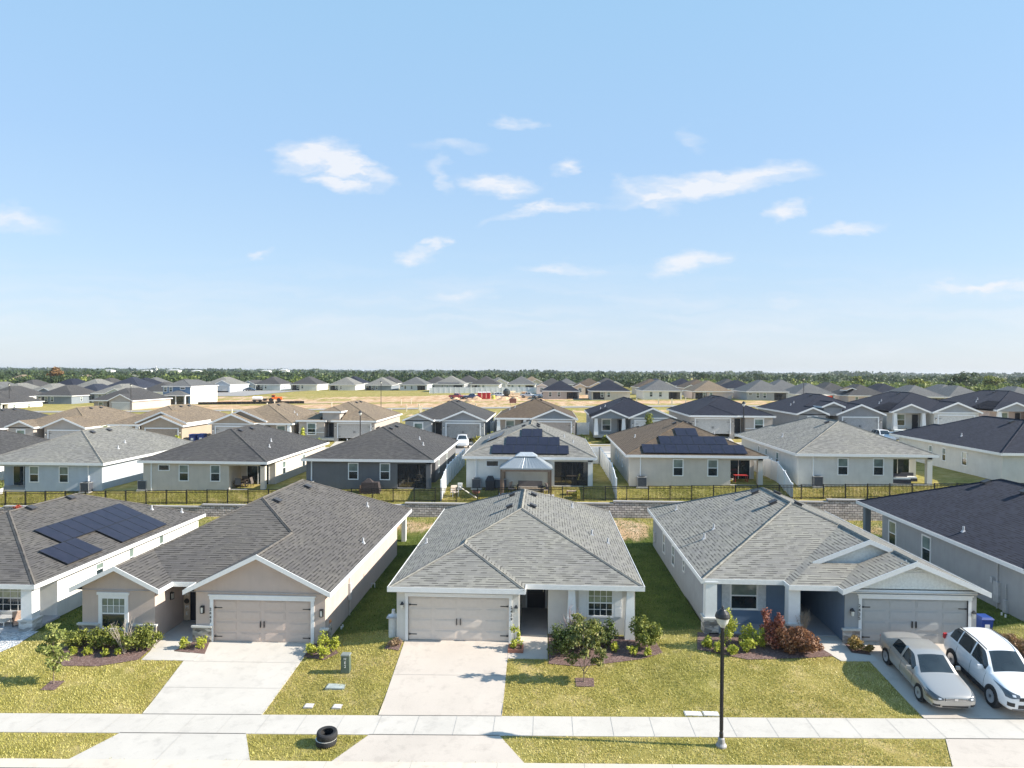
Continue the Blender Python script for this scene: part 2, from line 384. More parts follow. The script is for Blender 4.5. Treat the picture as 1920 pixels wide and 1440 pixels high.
def roof(parent, vols, mat, flip=None, fascia=.2, caps=True, fmat=None, name='roof', soffit=True):
    m = M(flip); sf = M(flip)
    for i, v in enumerate(vols):
        pls = vplanes(v)
        for k, (a, b, c) in pls.items():
            P = [(v['x0'], v['y0']), (v['x1'], v['y0']), (v['x1'], v['y1']), (v['x0'], v['y1'])]
            for k2, (a2, b2, c2_) in pls.items():
                if k2 != k: P = clip(P, a2-a, b2-b, c2_-c)
                if len(P) < 3: break
            if len(P) < 3: continue
            pieces = [P]
            for j, w in enumerate(vols):
                if j == i: continue
                eps = -1e-5 if j < i else 1e-5
                H_ = [(a2-a, b2-b, c2_-c-eps) for a2, b2, c2_ in vplanes(w).values()]
                H_ += [(1, 0, -w['x0']), (-1, 0, w['x1']), (0, 1, -w['y0']), (0, -1, w['y1'])]
                new = []
                for Q in pieces:
                    cur = Q
                    for (A, B_, C_) in H_:
                        o_ = clip(cur, -A, -B_, -C_)
                        if len(o_) >= 3 and area(o_) > 1e-4: new.append(o_)
                        cur = clip(cur, A, B_, C_)
                        if len(cur) < 3 or area(cur) < 1e-4: break
                pieces = new
            q = math.sqrt(1+v['p']**2)
            for Q in pieces:
                uv = []
                for x, y in Q:
                    if k == 'L': uv.append((-y, (x-v['x0'])*q))
                    elif k == 'R': uv.append((y, (v['x1']-x)*q))
                    elif k == 'F': uv.append((x, (y-v['y0'])*q))
                    else: uv.append((-x, (v['y1']-y)*q))
                m.poly([(x, y, a*x+b*y+c) for x, y in Q], uv)
                if soffit:
                    S = Q if 'F' in v['s'] else clip(Q, 0, 1, -(v['y0']+.32))
                    if len(S) >= 3: sf.poly([(x, y, v['ze']-fascia+.05) for x, y in S][::-1])
                    if 'F' not in v['s']:
                        S = clip(Q, 0, -1, v['y0']+.36)
                        if len(S) >= 3 and area(S) > 1e-3: sf.poly([(x, y, a*x+b*y+c-.12) for x, y in S][::-1])
    def others(i, x, y): return max([hgt(w, x, y) for j, w in enumerate(vols) if j != i] or [-9e9])
    if caps:      # ridge and hip caps
        for i, v in enumerate(vols):
            pls = vplanes(v); w_, l_ = v['x1']-v['x0'], v['y1']-v['y0']; h = min(w_, l_)/2 if ('F' in v['s'] or 'B' in v['s']) else w_/2
            h = w_/2; xm = (v['x0']+v['x1'])/2; ya = v['y0']+(h if 'F' in v['s'] else 0); yb = v['y1']-(h if 'B' in v['s'] else 0)
            if 'L' not in v['s'] or 'R' not in v['s']: continue
            E = [((xm, ya), (xm, yb), 'L', 'R')]
            if 'F' in v['s']: E += [((v['x0'], v['y0']), (xm, ya), 'L', 'F'), ((v['x1'], v['y0']), (xm, ya), 'F', 'R')]
            if 'B' in v['s']: E += [((v['x0'], v['y1']), (xm, yb), 'B', 'L'), ((v['x1'], v['y1']), (xm, yb), 'R', 'B')]
            for (p0, p1, ka, kb) in E:
                L_ = math.dist(p0, p1)
                if L_ < .3: continue
                n = max(2, int(L_/.3)); dx, dy = (p1[0]-p0[0])/L_, (p1[1]-p0[1])/L_; nx, ny = -dy, dx
                for s_ in range(n):
                    t0, t1 = s_/n, (s_+1)/n; xm_, ym_ = p0[0]+(p1[0]-p0[0])*(t0+t1)/2, p0[1]+(p1[1]-p0[1])*(t0+t1)/2
                    if others(i, xm_, ym_) > hgt(v, xm_, ym_)-.01: continue
                    A = (p0[0]+(p1[0]-p0[0])*t0, p0[1]+(p1[1]-p0[1])*t0); B_ = (p0[0]+(p1[0]-p0[0])*t1, p0[1]+(p1[1]-p0[1])*t1)
                    zf = lambda q: min(a*q[0]+b*q[1]+c for a, b, c in pls.values())
                    for sg in (1, -1):
                        o0 = (A[0]+nx*.11*sg, A[1]+ny*.11*sg); o1 = (B_[0]+nx*.11*sg, B_[1]+ny*.11*sg)
                        cz = [zf(A)+.035, zf(B_)+.03, zf(o1)+.022, zf(o0)+.03]
                        q4 = [(A[0], A[1], cz[0]), (B_[0], B_[1], cz[1]), (o1[0], o1[1], cz[2]), (o0[0], o0[1], cz[3])]
                        if sg < 0: q4 = q4[::-1]
                        m.poly(q4, [(s_*.3, .03), (s_*.3+.27, .03), (s_*.3+.27, .17), (s_*.3, .17)][::sg])
    r = m.build(name, mat, parent)
    # fascia and rakes
    fm = M(flip)
    def dup_edge(i, side, key, lo, hi, t):
        return any(side in w['s'] and abs(w[key]-vols[i][key]) < .02 and w[lo]-1e-6 <= t <= w[hi]+1e-6 for w in vols[:i])
    def runs(test, n):
        R = []; st = None
        for s_ in range(n+1):
            ok = s_ < n and test((s_+.5)/n)
            if ok and st is None: st = s_
            if not ok and st is not None: R.append((st/n, s_/n)); st = None
        return R
    for i, v in enumerate(vols):
        x0, x1, y0, y1, ze, p = (v[k] for k in ('x0', 'x1', 'y0', 'y1', 'ze', 'p'))
        a_, b_ = ze-fascia, ze+.03
        for side in 'LRFB':
            if side in v['s']:
                if side in 'LR':
                    X = x0 if side == 'L' else x1; dx = -.02 if side == 'L' else .02; n = max(4, int((y1-y0)/.1))
                    for t0, t1 in runs(lambda t: others(i, X+dx*2, y0+(y1-y0)*t) < ze-.03 and not dup_edge(i, side, 'x0' if side == 'L' else 'x1', 'y0', 'y1', y0+(y1-y0)*t), n):
                        fm.box(min(X, X+1.5*dx), max(X, X+1.5*dx), y0+(y1-y0)*t0-.0, y0+(y1-y0)*t1, a_, b_)
                else:
                    Y = y0 if side == 'F' else y1; dy = -.02 if side == 'F' else .02; n = max(4, int((x1-x0)/.1))
                    for t0, t1 in runs(lambda t: others(i, x0+(x1-x0)*t, Y+dy*2) < ze-.03, n):
                        fm.box(x0+(x1-x0)*t0-.03, x0+(x1-x0)*t1+.03, min(Y, Y+1.5*dy), max(Y, Y+1.5*dy), a_-.002, b_+.002)
            elif side == 'F' or (side == 'B' and v.get('gb')):
                xm = (x0+x1)/2; zr = ze+p*(xm-x0); Y = y0 if side == 'F' else y1; ya, yb = (Y-.045, Y-.005) if side == 'F' else (Y+.005, Y+.045)
                for (xa, za, xb, zb) in ((x0-.03, ze, xm, zr), (xm, zr, x1+.03, ze)):
                    rr = runs(lambda t: others(i, xa+(xb-xa)*t, Y-.04 if side == 'F' else Y+.04) < za+(zb-za)*t-.05, 50)
                    for t0, t1 in rr:
                        X0, X1 = xa+(xb-xa)*t0, xa+(xb-xa)*t1; Z0, Z1 = za+(zb-za)*t0, za+(zb-za)*t1
                        pts = [(X0, Z0-fascia), (X1, Z1-fascia), (X1, Z1+.035), (X0, Z0+.035)]
                        A = [(x, ya, z) for x, z in pts]; B_ = [(x, yb, z) for x, z in pts]
                        fm.poly(A); fm.poly(B_[::-1])
                        for k in range(4): fm.poly([A[(k+1) % 4], A[k], B_[k], B_[(k+1) % 4]])
    fo = fm.build('fascia', fmat or FASC, parent)
    if soffit: sf.build('soffit', FASC, parent)
    return r
def roof_items(r, items, vols, flip=None):
    """box vents ('v'), pipes ('p') on a roof; items (kind, x, y)"""
    for k, x, y in items:
        z = max(hgt(v, x, y) for v in vols); best = max(vols, key=lambda v: hgt(v, x, y)); zl = max(hgt(v, x-.1, y) for v in vols); sg = 1 if zl < z else -1
        m = M(flip)
        if k == 'v':
            m.frame((x, y, z), (math.cos(.39), 0, .38*sg), (0, 1, 0), (-.38*sg, 0, math.cos(.39)))
            m.frustum(0, 0, -.05, .12, .2, .2, .17, .17); m.box(-.22, .22, -.24, .24, .12, .17); m.build('roof_vent', plain((.05, .05, .055), .6), r)
        else:
            m.lathe([(.06, -.1), (.06, .3), (.045, .3), (.045, .26)], 10, (x, y, z)); m.frustum(x, y, z-.1, z+.07, .14, .14, .06, .06); m.build('vent_pipe', plain((.45, .46, .48), .5), r)
# ------------------------------------------------------------------ walls
def run_wall(m, pts, z0, z1, holes={}, closed=True):
    n = len(pts)
    for i in range(n if closed else n-1):
        A, B_ = pts[i], pts[(i+1) % n]; L_ = math.dist(A, B_); ex = ((B_[0]-A[0])/L_, (B_[1]-A[1])/L_, 0); nn = (ex[1], -ex[0], 0)
        hs = holes.get(i, [])
        us = sorted({0, L_, *[h[0] for h in hs], *[h[1] for h in hs]}); zs = sorted({z0, z1, *[h[2] for h in hs], *[h[3] for h in hs]})
        P = lambda u, z, d=0.: (A[0]+ex[0]*u-nn[0]*d, A[1]+ex[1]*u-nn[1]*d, z)
        for u0, u1 in zip(us, us[1:]):
            for a, b in zip(zs, zs[1:]):
                if any(h[0]-1e-6 <= u0 and u1 <= h[1]+1e-6 and h[2]-1e-6 <= a and b <= h[3]+1e-6 for h in hs): continue
                m.poly([P(u0, a), P(u1, a), P(u1, b), P(u0, b)])
        for u0, u1, a, b, d in hs:
            m.poly([P(u0, a), P(u0, a, d), P(u0, b, d), P(u0, b)][::-1] if 0 else [P(u0, a), P(u0, a, d), P(u0, b, d), P(u0, b)])
            m.poly([P(u1, a, d), P(u1, a), P(u1, b), P(u1, b, d)]); m.poly([P(u0, b), P(u0, b, d), P(u1, b, d), P(u1, b)]); m.poly([P(u0, a, d), P(u0, a), P(u1, a), P(u1, a, d)])
    return m
def gable_wall(m, x0, x1, y, zb, ze, p, oh=.35, drop=.05):
    xm = (x0+x1)/2; a, b = x0+oh, x1-oh; zz = ze+p*oh-drop
    m.poly([(a, y, zb), (b, y, zb), (b, y, zz), (xm, y, ze+p*(xm-x0)-drop), (a, y, zz)])
def FR(o, d='F'):
    """frame on a wall: x along, y out of the wall, z up"""
    ex, ey = {'F': ((1, 0, 0), (0, -1, 0)), 'R': ((0, 1, 0), (1, 0, 0)), 'L': ((0, -1, 0), (-1, 0, 0)), 'B': ((-1, 0, 0), (0, 1, 0))}[d]
    return o, ex, ey, (0, 0, 1)
def Mf(o, d, flip=None): return M(flip).frame(*FR(o, d))
def window(parent, o, w, h, d='F', flip=None, trim=.06, munt=(0, 0), head=0, up=GL_B, lo=GL_D, split=True, name='window', tm=WHITE, munt_low=False):
    """o = lower middle of the opening on the wall face"""
    f = Mf(o, d, flip); y1 = .045
    for a, b, c, e in ((-w/2-trim, -w/2+.03, -trim, h+trim), (w/2-.03, w/2+trim, -trim, h+trim), (-w/2+.03, w/2-.03, -trim, .03), (-w/2+.03, w/2-.03, h-.03, h+trim)): f.box(a, b, -.02, y1, c, e)
    if head: f.box(-w/2-trim-.06, w/2+trim+.06, -.02, y1+.04, h+trim, h+trim+head)
    if split: f.box(-w/2+.03, w/2-.03, -.02, .034, h*.5-.03, h*.5+.03)
    nx, nz = munt
    for k in range(1, nx): f.box(-w/2+w*k/nx-.012, -w/2+w*k/nx+.012, -.02, .026, (.03 if munt_low else h*.5+.03), h-.03)
    for k in range(1, nz): z = h*.5+h*.5*k/nz; f.box(-w/2+.03, w/2-.03, -.02, .024, z-.012, z+.012)
    if munt_low:
        for k in range(1, nz): z = h*.5*k/nz; f.box(-w/2+.03, w/2-.03, -.02, .024, z-.012, z+.012)
    fo = f.build(name, tm, parent)
    if split:
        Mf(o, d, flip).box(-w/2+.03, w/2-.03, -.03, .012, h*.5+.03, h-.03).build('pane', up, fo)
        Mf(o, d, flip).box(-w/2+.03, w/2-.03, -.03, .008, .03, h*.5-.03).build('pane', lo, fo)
    else: Mf(o, d, flip).box(-w/2+.03, w/2-.03, -.03, .01, .03, h-.03).build('pane', lo, fo)
    return fo
def garage_door(parent, o, w=4.88, h=2.13, flip=None, mat=None, hw=True, trim=.14, head=0., detail=True, tm=WHITE):
    f = Mf(o, 'F', flip); f.box(-w/2, w/2, -.12, -.08, .01, h)
    if detail:
        for r_ in range(4):
            for c_ in range(4):
                a = -w/2+w*c_/4; b = a+w/4; z = h*r_/4
                f.box(a+.09, b-.09, -.08, -.066, z+.07, z+h/4-.07); f.box(a+.15, b-.15, -.066, -.055, z+.12, z+h/4-.12)
            if r_: f.box(-w/2, w/2, -.079, -.076, h*r_/4-.008, h*r_/4+.008)
    g = f.build('garage_door', mat, parent)
    t = Mf(o, 'F', flip)
    t.box(-w/2-trim, -w/2, -.1, .03, -.02, h); t.box(w/2, w/2+trim, -.1, .03, -.02, h); t.box(-w/2-trim-.03, w/2+trim+.03, -.1, .04, h, h+trim+.02)
    if head: t.box(-w/2-trim-.08, w/2+trim+.08, -.02, .07, h+trim+.02, h+trim+.02+head)
    t.build('door_trim', tm, parent)
    if hw:
        for sx in (-1, 1):
            Mf(o, 'F', flip).box(sx*.09-.02, sx*.09+.02, -.055, .0, h*.36, h*.5).build('handle', BLACK, g)
            for z in (h*.13, h*.8):
                k = Mf(o, 'F', flip); a, b = (-w/2+.03, -w/2+.42) if sx < 0 else (w/2-.42, w/2-.03)
                k.box(a, b, -.055, -.04, z-.02, z+.02); k.box(a+(0 if sx < 0 else .3), a+(.09 if sx < 0 else .39), -.055, -.036, z-.035, z+.035); k.build('hinge', BLACK, g)
    return g
def door(parent, o, d='F', flip=None, w=.95, h=2.05, mat=None, tm=WHITE, name='front_door'):
    t = Mf(o, d, flip); t.box(-w/2-.09, -w/2, -.02, .04, 0, h); t.box(w/2, w/2+.09, -.02, .04, 0, h); t.box(-w/2-.09, w/2+.09, -.02, .04, h, h+.09); t.build('door_frame', tm, parent)
    f = Mf(o, d, flip); f.box(-w/2, w/2, -.03, .01, .01, h)
    for c_ in (-1, 1):
        for z0, z1 in ((.15, .8), (.95, h-.15)): f.box(c_*w*.24-w*.17, c_*w*.24+w*.17, .01, .022, z0, z1)
    dd = f.build(name, mat or plain((.035, .04, .055), .4), parent)
    Mf(o, d, flip).box(w*.36, w*.42, .01, .07, .9, 1.15).build('handle', plain((.4, .38, .34), .3, .8), dd); return dd
def wall_lamp(parent, o, d='F', flip=None, square=False):
    f = Mf(o, d, flip)
    if square: f.box(-.09, .09, 0, .04, -.02, .36); f.box(-.08, .08, .04, .15, .3, .34); f.box(-.08, .08, .04, .15, 0, .03); [f.box(a, a+.02, .13, .15, .03, .3) for a in (-.08, .06)]
    else: f.box(-.05, .05, 0, .03, .05, .25); f.frustum(0, .12, .2, .34, .09, .09, .02, .02); f.box(-.02, .02, .03, .12, .22, .25)
    b = f.build('wall_lamp', BLACK, parent)
    Mf(o, d, flip).frustum(0, .1 if square else .12, .03 if square else -.02, .3 if square else .2, .045, .03 if square else .05, .06, .03 if square else .07).build('lamp_glass', plain((.7, .68, .62), .2), b)
def column(parent, x, y, z0, z1, a0=.3, a1=.2, base=0, bm=None, flip=None, mat=None):
    m = M(flip); m.frustum(x, y, z0+base, z1, a0, a0, a1, a1); m.box(x-a1-.04, x+a1+.04, y-a1-.04, y+a1+.04, z1-.1, z1-.02); o = m.build('column', mat or WHITE, parent)
    if base:
        M(flip).box(x-a0-.07, x+a0+.07, y-a0-.07, y+a0+.07, z0-.4, z0+base-.06).build('column_base', bm, o)
        M(flip).box(x-a0-.11, x+a0+.11, y-a0-.11, y+a0+.11, z0+base-.06, z0+base+.02).build('base_cap', concrete((.6, .58, .54)), o)
def stone_band(parent, x0, x1, y, h, mat, flip=None, depth=.09, z0=-.4):
    b = M(flip).box(x0, x1, y-depth, y+.01, z0, h).build('stone_skirt', mat, parent)
    M(flip).box(x0-.05, x1+.05, y-depth-.06, y+.012, h, h+.09).build('stone_ledge', concrete((.62, .6, .56)), b)
def digits(parent, s, x, y, z, size=.2, mat=BLACK, flip=None):
    for i, c in enumerate(s):
        cu_ = bpy.data.curves.new('n', 'FONT'); cu_.body = c; cu_.size = size; cu_.extrude = .012; cu_.align_x = 'CENTER'
        t = bpy.data.objects.new('n', cu_); dg = bpy.context.evaluated_depsgraph_get(); me = bpy.data.meshes.new_from_object(t)
        bpy.data.objects.remove(t); o = bpy.data.objects.new('house_number', me); me.materials.clear(); me.materials.append(mat); COL.objects.link(o)
        o.parent = parent; o.rotation_euler = (math.pi/2, 0, 0); o.location = (x, y, z-i*size*.98)
def text_obj(s, size, mat, parent, loc, rot=(math.pi/2, 0, 0), ext=.004, name='lettering'):
    cu_ = bpy.data.curves.new('n', 'FONT'); cu_.body = s; cu_.size = size; cu_.extrude = ext; cu_.align_x = 'CENTER'
    t = bpy.data.objects.new('n', cu_); bpy.context.evaluated_depsgraph_get(); me = bpy.data.meshes.new_from_object(t); bpy.data.objects.remove(t)
    me.materials.clear(); me.materials.append(mat); o = bpy.data.objects.new(name, me); COL.objects.link(o); o.parent = parent; o.location = loc; o.rotation_euler = rot; return o
def solar(parent, cells, o, ex, ey, pw=1.03, ph=1.66, gap=.02, lift=.12):
    """cells: list of (col,row) panels; ex along the row, ey up the slope"""
    ex, ey = Vector(ex).normalized(), Vector(ey).normalized(); ez = ex.cross(ey)
    if ez.z < 0: ez = -ez
    for (c_, r_) in cells:
        m = M().frame(o, ex, ey, ez); m.box(c_*(pw+gap), c_*(pw+gap)+pw, r_*(ph+gap), r_*(ph+gap)+ph, lift-.03, lift)
        p = m.build('solar_panel', BLACK, parent)
        m = M().frame(o, ex, ey, ez); m.box(c_*(pw+gap)+.025, c_*(pw+gap)+pw-.025, r_*(ph+gap)+.025, r_*(ph+gap)+ph-.025, lift, lift+.006); m.build('panel_glass', SOLARG, p)
def solar_mat():
    n = NB('solar_cells'); t = n.n('ShaderNodeTexCoord'); f = n.noise(3, 2)
    return n.base(n.ramp(f, [(.3, (.014, .014, .026)), (.7, (.022, .021, .036))]), .3, .25)
SOLARG = solar_mat()

# ------------------------------------------------------------------ colours of roofs and walls
R_LIGHT = shingle((.245, .235, .21)); R_GREY = shingle((.092, .087, .084)); R_GREY2 = shingle((.128, .118, .109)); R_BLACK = shingle((.028, .031, .046)); R_TAN = shingle((.26, .2, .14)); R_BROWN = shingle((.14, .105, .075)); R_NAVY = shingle((.045, .05, .07))
R_MID = shingle((.165, .163, .158))
RC = dict(light=R_LIGHT, grey=R_GREY, grey2=R_GREY2, black=R_BLACK, tan=R_TAN, brown=R_BROWN, navy=R_NAVY, mid=R_MID)
ST = dict(taupe=(.555, .45, .39), white=(.78, .76, .71), greyw=(.66, .64, .60), beige=(.6, .54, .47), greige=(.46, .41, .37), grey=(.3, .3, .31), dgrey=(.17, .17, .175), blue=(.17, .235, .33), slate=(.22, .25, .28), cream=(.72, .63, .5), bluegrey=(.5, .54, .58), pink=(.62, .5, .45), teal=(.58, .68, .7), cool=(.36, .37, .38), tan=(.42, .34, .26))
def stc(k): return stucco(ST[k])
# ------------------------------------------------------------------ the near row
SHAKE = plain((.76, .77, .74), .8, 0., .1, 9.)
def floor_slab(p, x0, x1, y0, y1, z=.02, c=(.5, .49, .47), flip=None): M(flip).box(x0, x1, y0, y1, z-.4, z).build('porch_floor', concrete(c), p)
# --- house with two gables and stone skirts (left of centre)
def house_two_gables():
    h = thing('house', 'taupe house with two front gables, stone skirting and brown garage door, left foreground', 'house', (-16.75, 34.2, -.45))
    V = [vol(-6.45, 6.45, 1.0, 20.95, 2.65, p=.5), vol(-.8, 6.45, -.3, 10, 2.65, 'LR', .5), vol(-6.5, -2.05, -.3, 8, 2.65, 'LR', .5)]
    r = roof(h, V, R_GREY2); roof_items(r, [('v', .75, 13.4), ('v', .7, 8.0), ('p', 5.8, 8.6), ('p', 4.2, 16)], V)
    w = M(); P = [(-6.15, .1), (-2.45, .1), (-2.45, 2.95), (-.37, 2.95), (-.37, .1), (6.1, .1), (6.1, 17.2), (2.6, 17.2), (2.6, 20.6), (-6.15, 20.6)]
    run_wall(w, P, -.7, 2.62, {4: [(.92-.02, 5.82, -.7, 2.13, .14)]})
    gable_wall(w, -6.5, -2.05, .098, 2.5, 2.65, .5); gable_wall(w, -.8, 6.45, .098, 2.5, 2.65, .5)
    w.box(-6.15, -2.45, .085, .1, 2.5, 2.53); w.box(-.37, 6.1, .085, .1, 2.5, 2.53)
    w.build('wall', stc('taupe'), h)
    floor_slab(h, -2.44, -.38, .1, 2.95)
    st = stone((.42, .38, .33))
    for a, b in ((-6.3, -5.3), (-3.55, -2.35), (-.5, .42), (5.92, 6.25)): stone_band(h, a, b, .1, .75, st)
    M().box(6.1, 6.2, -.04, .9, -.6, .75).build('stone_skirt', st, h)
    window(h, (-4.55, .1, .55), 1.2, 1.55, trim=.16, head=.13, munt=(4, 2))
    garage_door(h, (2.95, .1, 0), mat=plain((.56, .455, .39), .5, 0., .03), head=.06, trim=.17)
    digits(h, '2443', .38, .05, 1.58, .2)
    door(h, (-1.75, 2.95, .02), mat=plain((.03, .03, .045), .4))
    s = M().box(-2.38, -2.05+.02, 2.78, 2.82, .1, 1.75).build('welcome_board', plain((.55, .42, .3), .7), h)
    text_obj('H', .26, WHITE, s, (-2.2, 2.77, 1.4)); text_obj('M', .26, WHITE, s, (-2.2, 2.77, .72)); text_obj('E', .26, WHITE, s, (-2.2, 2.77, .38))
    M().lathe([(.07, 0), (.13, .02), (.14, .06), (.07, .06)], 14, (-2.2, 2.7, 1.13), 'y').build('wreath', plain((.05, .04, .03), .8), s)
    wall_lamp(h, (-.02, .1, 1.45), square=True); wall_lamp(h, (5.98-.05, .1, 1.4), square=True)
    wall_lamp(h, (-2.45, 1.6, 1.6), 'R', square=True)
    # meter, conduit, pipes on the sunlit right wall
    Mf((6.1, 4.3, 0), 'R').box(-.14, .14, 0, .14, .9, 1.8).build('electric_meter', plain((.5, .5, .5), .4), h)
    M().tube([(6.16, 4.3, -.5), (6.16, 4.3, .9)], .035).build('conduit', plain((.55, .5, .45), .5), h); M().tube([(6.16, 4.3, 1.8), (6.16, 4.3, 2.5)], .03).build('conduit', plain((.55, .5, .45), .5), h)
    M().tube([(6.13, 9.3, -.5), (6.13, 9.3, .3), (6.35, 9.3, .3), (6.35, 9.3, -.4)], .035).build('conduit', WHITE, h)
    M().lathe([(.09, 0), (.09, .05), (.03, .06), (.03, .1)], 12, (6.1, -.15+1, .9), 'x').build('hose_tap', plain((.6, .25, .12), .5), h)
    [M().tube([(6.3, 2.2+k*.25, -.6), (6.3, 2.2+k*.25, .15)], .05).build('cleanout_pipe', WHITE, h) for k in (0, 1)]
    column(h, 6.0, 20.3, -.6, 2.62, .16, .16, mat=WHITE); column(h, 4.4, 20.45, -.6, 2.62, .1, .1, mat=stc('taupe'))
house_two_gables()
# --- centre house
def house_centre():
    h = thing('house', 'pale grey hip roofed house in the centre foreground with tapered white porch columns', 'house', (-1.25, 34.0, 0))
    V = [vol(-6.15, 6.15, .44, 19.3, 2.65), vol(-6.15, .42, -.4, 8, 2.65, 'LRF')]
    r = roof(h, V, R_LIGHT); roof_items(r, [('v', .6, 12.2), ('v', .6, 8.3), ('v', -.75, 12.4), ('v', -.72, 8.3), ('p', 4.1, 7.6), ('p', 5.0, 7.2), ('p', -5.6, 7.5), ('p', 3.2, 14)], V)
    w = M(); P = [(-5.8, 0), (.12, 0), (.12, 5.0), (1.52, 5.0), (1.52, 1.2), (5.8, 1.2), (5.8, 18.95), (-5.8, 18.95)]
    run_wall(w, P, -.7, 2.62, {0: [(.56, 5.44, -.7, 2.13, .14)]}); w.build('wall', stc('greyw'), h)
    floor_slab(h, .13, 1.5, .95, 5.0, c=(.36, .36, .38))
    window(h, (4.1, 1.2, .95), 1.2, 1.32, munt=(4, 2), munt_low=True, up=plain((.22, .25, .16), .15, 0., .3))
    for sx in (-1, 1):
        f = Mf((4.1+sx*.87, 1.2, 1.0), 'F'); f.box(-.2, .2, 0, .03, -.1, 1.32)
        for a, b in ((-.06, .38), (.46, .86), (.94, 1.26)): f.box(-.15, .15, .03, .045, a, b)
        f.build('shutter', WHITE, h)
    column(h, 2.67, .78, -.3, 2.6, .27, .15); column(h, 5.5, .78, -.3, 2.6, .27, .15)
    garage_door(h, (-2.8, 0, 0), mat=plain((.66, .58, .51), .5, 0., .03))
    digits(h, '2439', -.24, -.045, 1.62, .19)
    door(h, (.9, 5.0, .02), w=1.0, mat=plain((.03, .035, .05), .35))
    wall_lamp(h, (-5.52, 0, 1.55)); wall_lamp(h, (-.02, 0, 1.5))
house_centre()
# --- blue porch house on the right
def house_blue():
    h = thing('house', 'grey and blue house with stepped shake gables and two cars before its garage', 'house', (14.2, 34.1, .3))
    V = [vol(-6.45, 6.4, .9, 19.0, 2.62), vol(-.25, 6.4, -.5, 7, 2.62, 'LR'), vol(-2.5, 6.4, 1.75, 10, 2.62, 'LR'), vol(-2.5, 3, .1, 2.1, 2.62, 'LF')]
    r = roof(h, V, R_LIGHT); roof_items(r, [('v', -.65, 12), ('v', -.65, 8.4), ('v', .75, 12.2), ('v', .75, 8.4), ('p', -4.2, 8), ('p', -5.0, 6.9), ('p', -5, 15.5)], V)
    w = M(); P = [(-6.1, 2.2), (-1.95, 2.2), (-1.95, 6.5), (.03, 6.5), (.03, 0), (6.08, 0), (6.08, 18.65), (-6.1, 18.65)]
    w2 = M(); run_wall(w2, [P[0], P[1], P[2], P[3], (.028, 6.5), (.028, .02)], -.8, 2.6, closed=False); w2.box(-6.1, -5.7, 1.9, 2.2, -.8, 2.6); w2.build('porch_wall', stc('blue'), h)
    run_wall(w, [(.03, 0), (6.08, 0), (6.08, 18.65), (-6.1, 18.65), (-6.1, 2.2)], -.8, 2.6, {0: [(.79, 5.67, -.8, 2.13, .14)]}, closed=False)
    w.build('wall', stc('cool'), h)
    g = M(); gable_wall(g, -.25, 6.4, .0, 2.55, 2.62, .4167, .35)
    g.box(.03, 6.08, -.03, -.002, 2.42, 2.56); go = g.build('shake_gable', SHAKE, h)
    g2 = M(); gable_wall(g2, -2.5, 6.4, 2.05, 2.4, 2.62, .4167, .3); g2.build('shake_gable', SHAKE, h)
    m = M()
    for k in range(7):
        a = math.radians(15+25*k); c, s_ = math.cos(a), math.sin(a)
        m.frame((3.08, -.01, 3.42), (c, 0, s_), (0, -1, 0), (-s_, 0, c)); m.box(.08, .62, 0, .03, -.02, .02)
    m.frame(); m.box(2.4, 3.76, -.05, -.02, 3.36, 3.4); m.build('gable_ornament', WHITE, go)
    M().box(.0, 6.1, -.06, -.03, 2.4, 2.55).build('trim_band', WHITE, h)
    floor_slab(h, -6.1, .02, .8, 6.5, .05, (.36, .37, .4)); st = stone((.5, .46, .42))
    column(h, -5.98, 1.15, -.6, 2.55, .28, .27, 1.35, st); column(h, -2.2, .55, -.6, 2.55, .28, .27, 1.35, st)
    window(h, (-4.05, 2.2, .8), 1.3, 1.35)
    for sx in (-1, 1):
        f = Mf((-4.05+sx*.9, 2.2, .8), 'F'); f.box(-.2, .2, 0, .03, -.08, 1.42)
        for a, b in ((-.03, .6), (.7, 1.37)): f.box(-.15, .15, .03, .045, a, b)
        f.build('shutter', plain((.6, .62, .63), .5), h)
    garage_door(h, (3.26, 0, 0), mat=plain((.43, .43, .42), .5, 0., .03), head=.06)
    digits(h, '2435', .7, -.06, 1.72, .2); door(h, (-1.0, 6.5, 0))
    stone_band(h, -.05, .72, 0, .62, st); stone_band(h, 5.82, 6.13, 0, .62, st)
    wall_lamp(h, (.35, 0, 1.35)); wall_lamp(h, (5.9, 0, 1.35))
    for y, z, hh in ((13.8, .65, 1.25), (10.4, .75, 1.2), (7.0, 1.3, .65)): window(h, (-6.1, y, z), .7 if hh > 1 else .45, hh, 'L', trim=.04)
    Mf((-6.1, 17.5, 0), 'L').box(-.15, .15, 0, .12, .5, 1.2).build('electric_meter', plain((.5, .5, .5), .4), h)
house_blue()
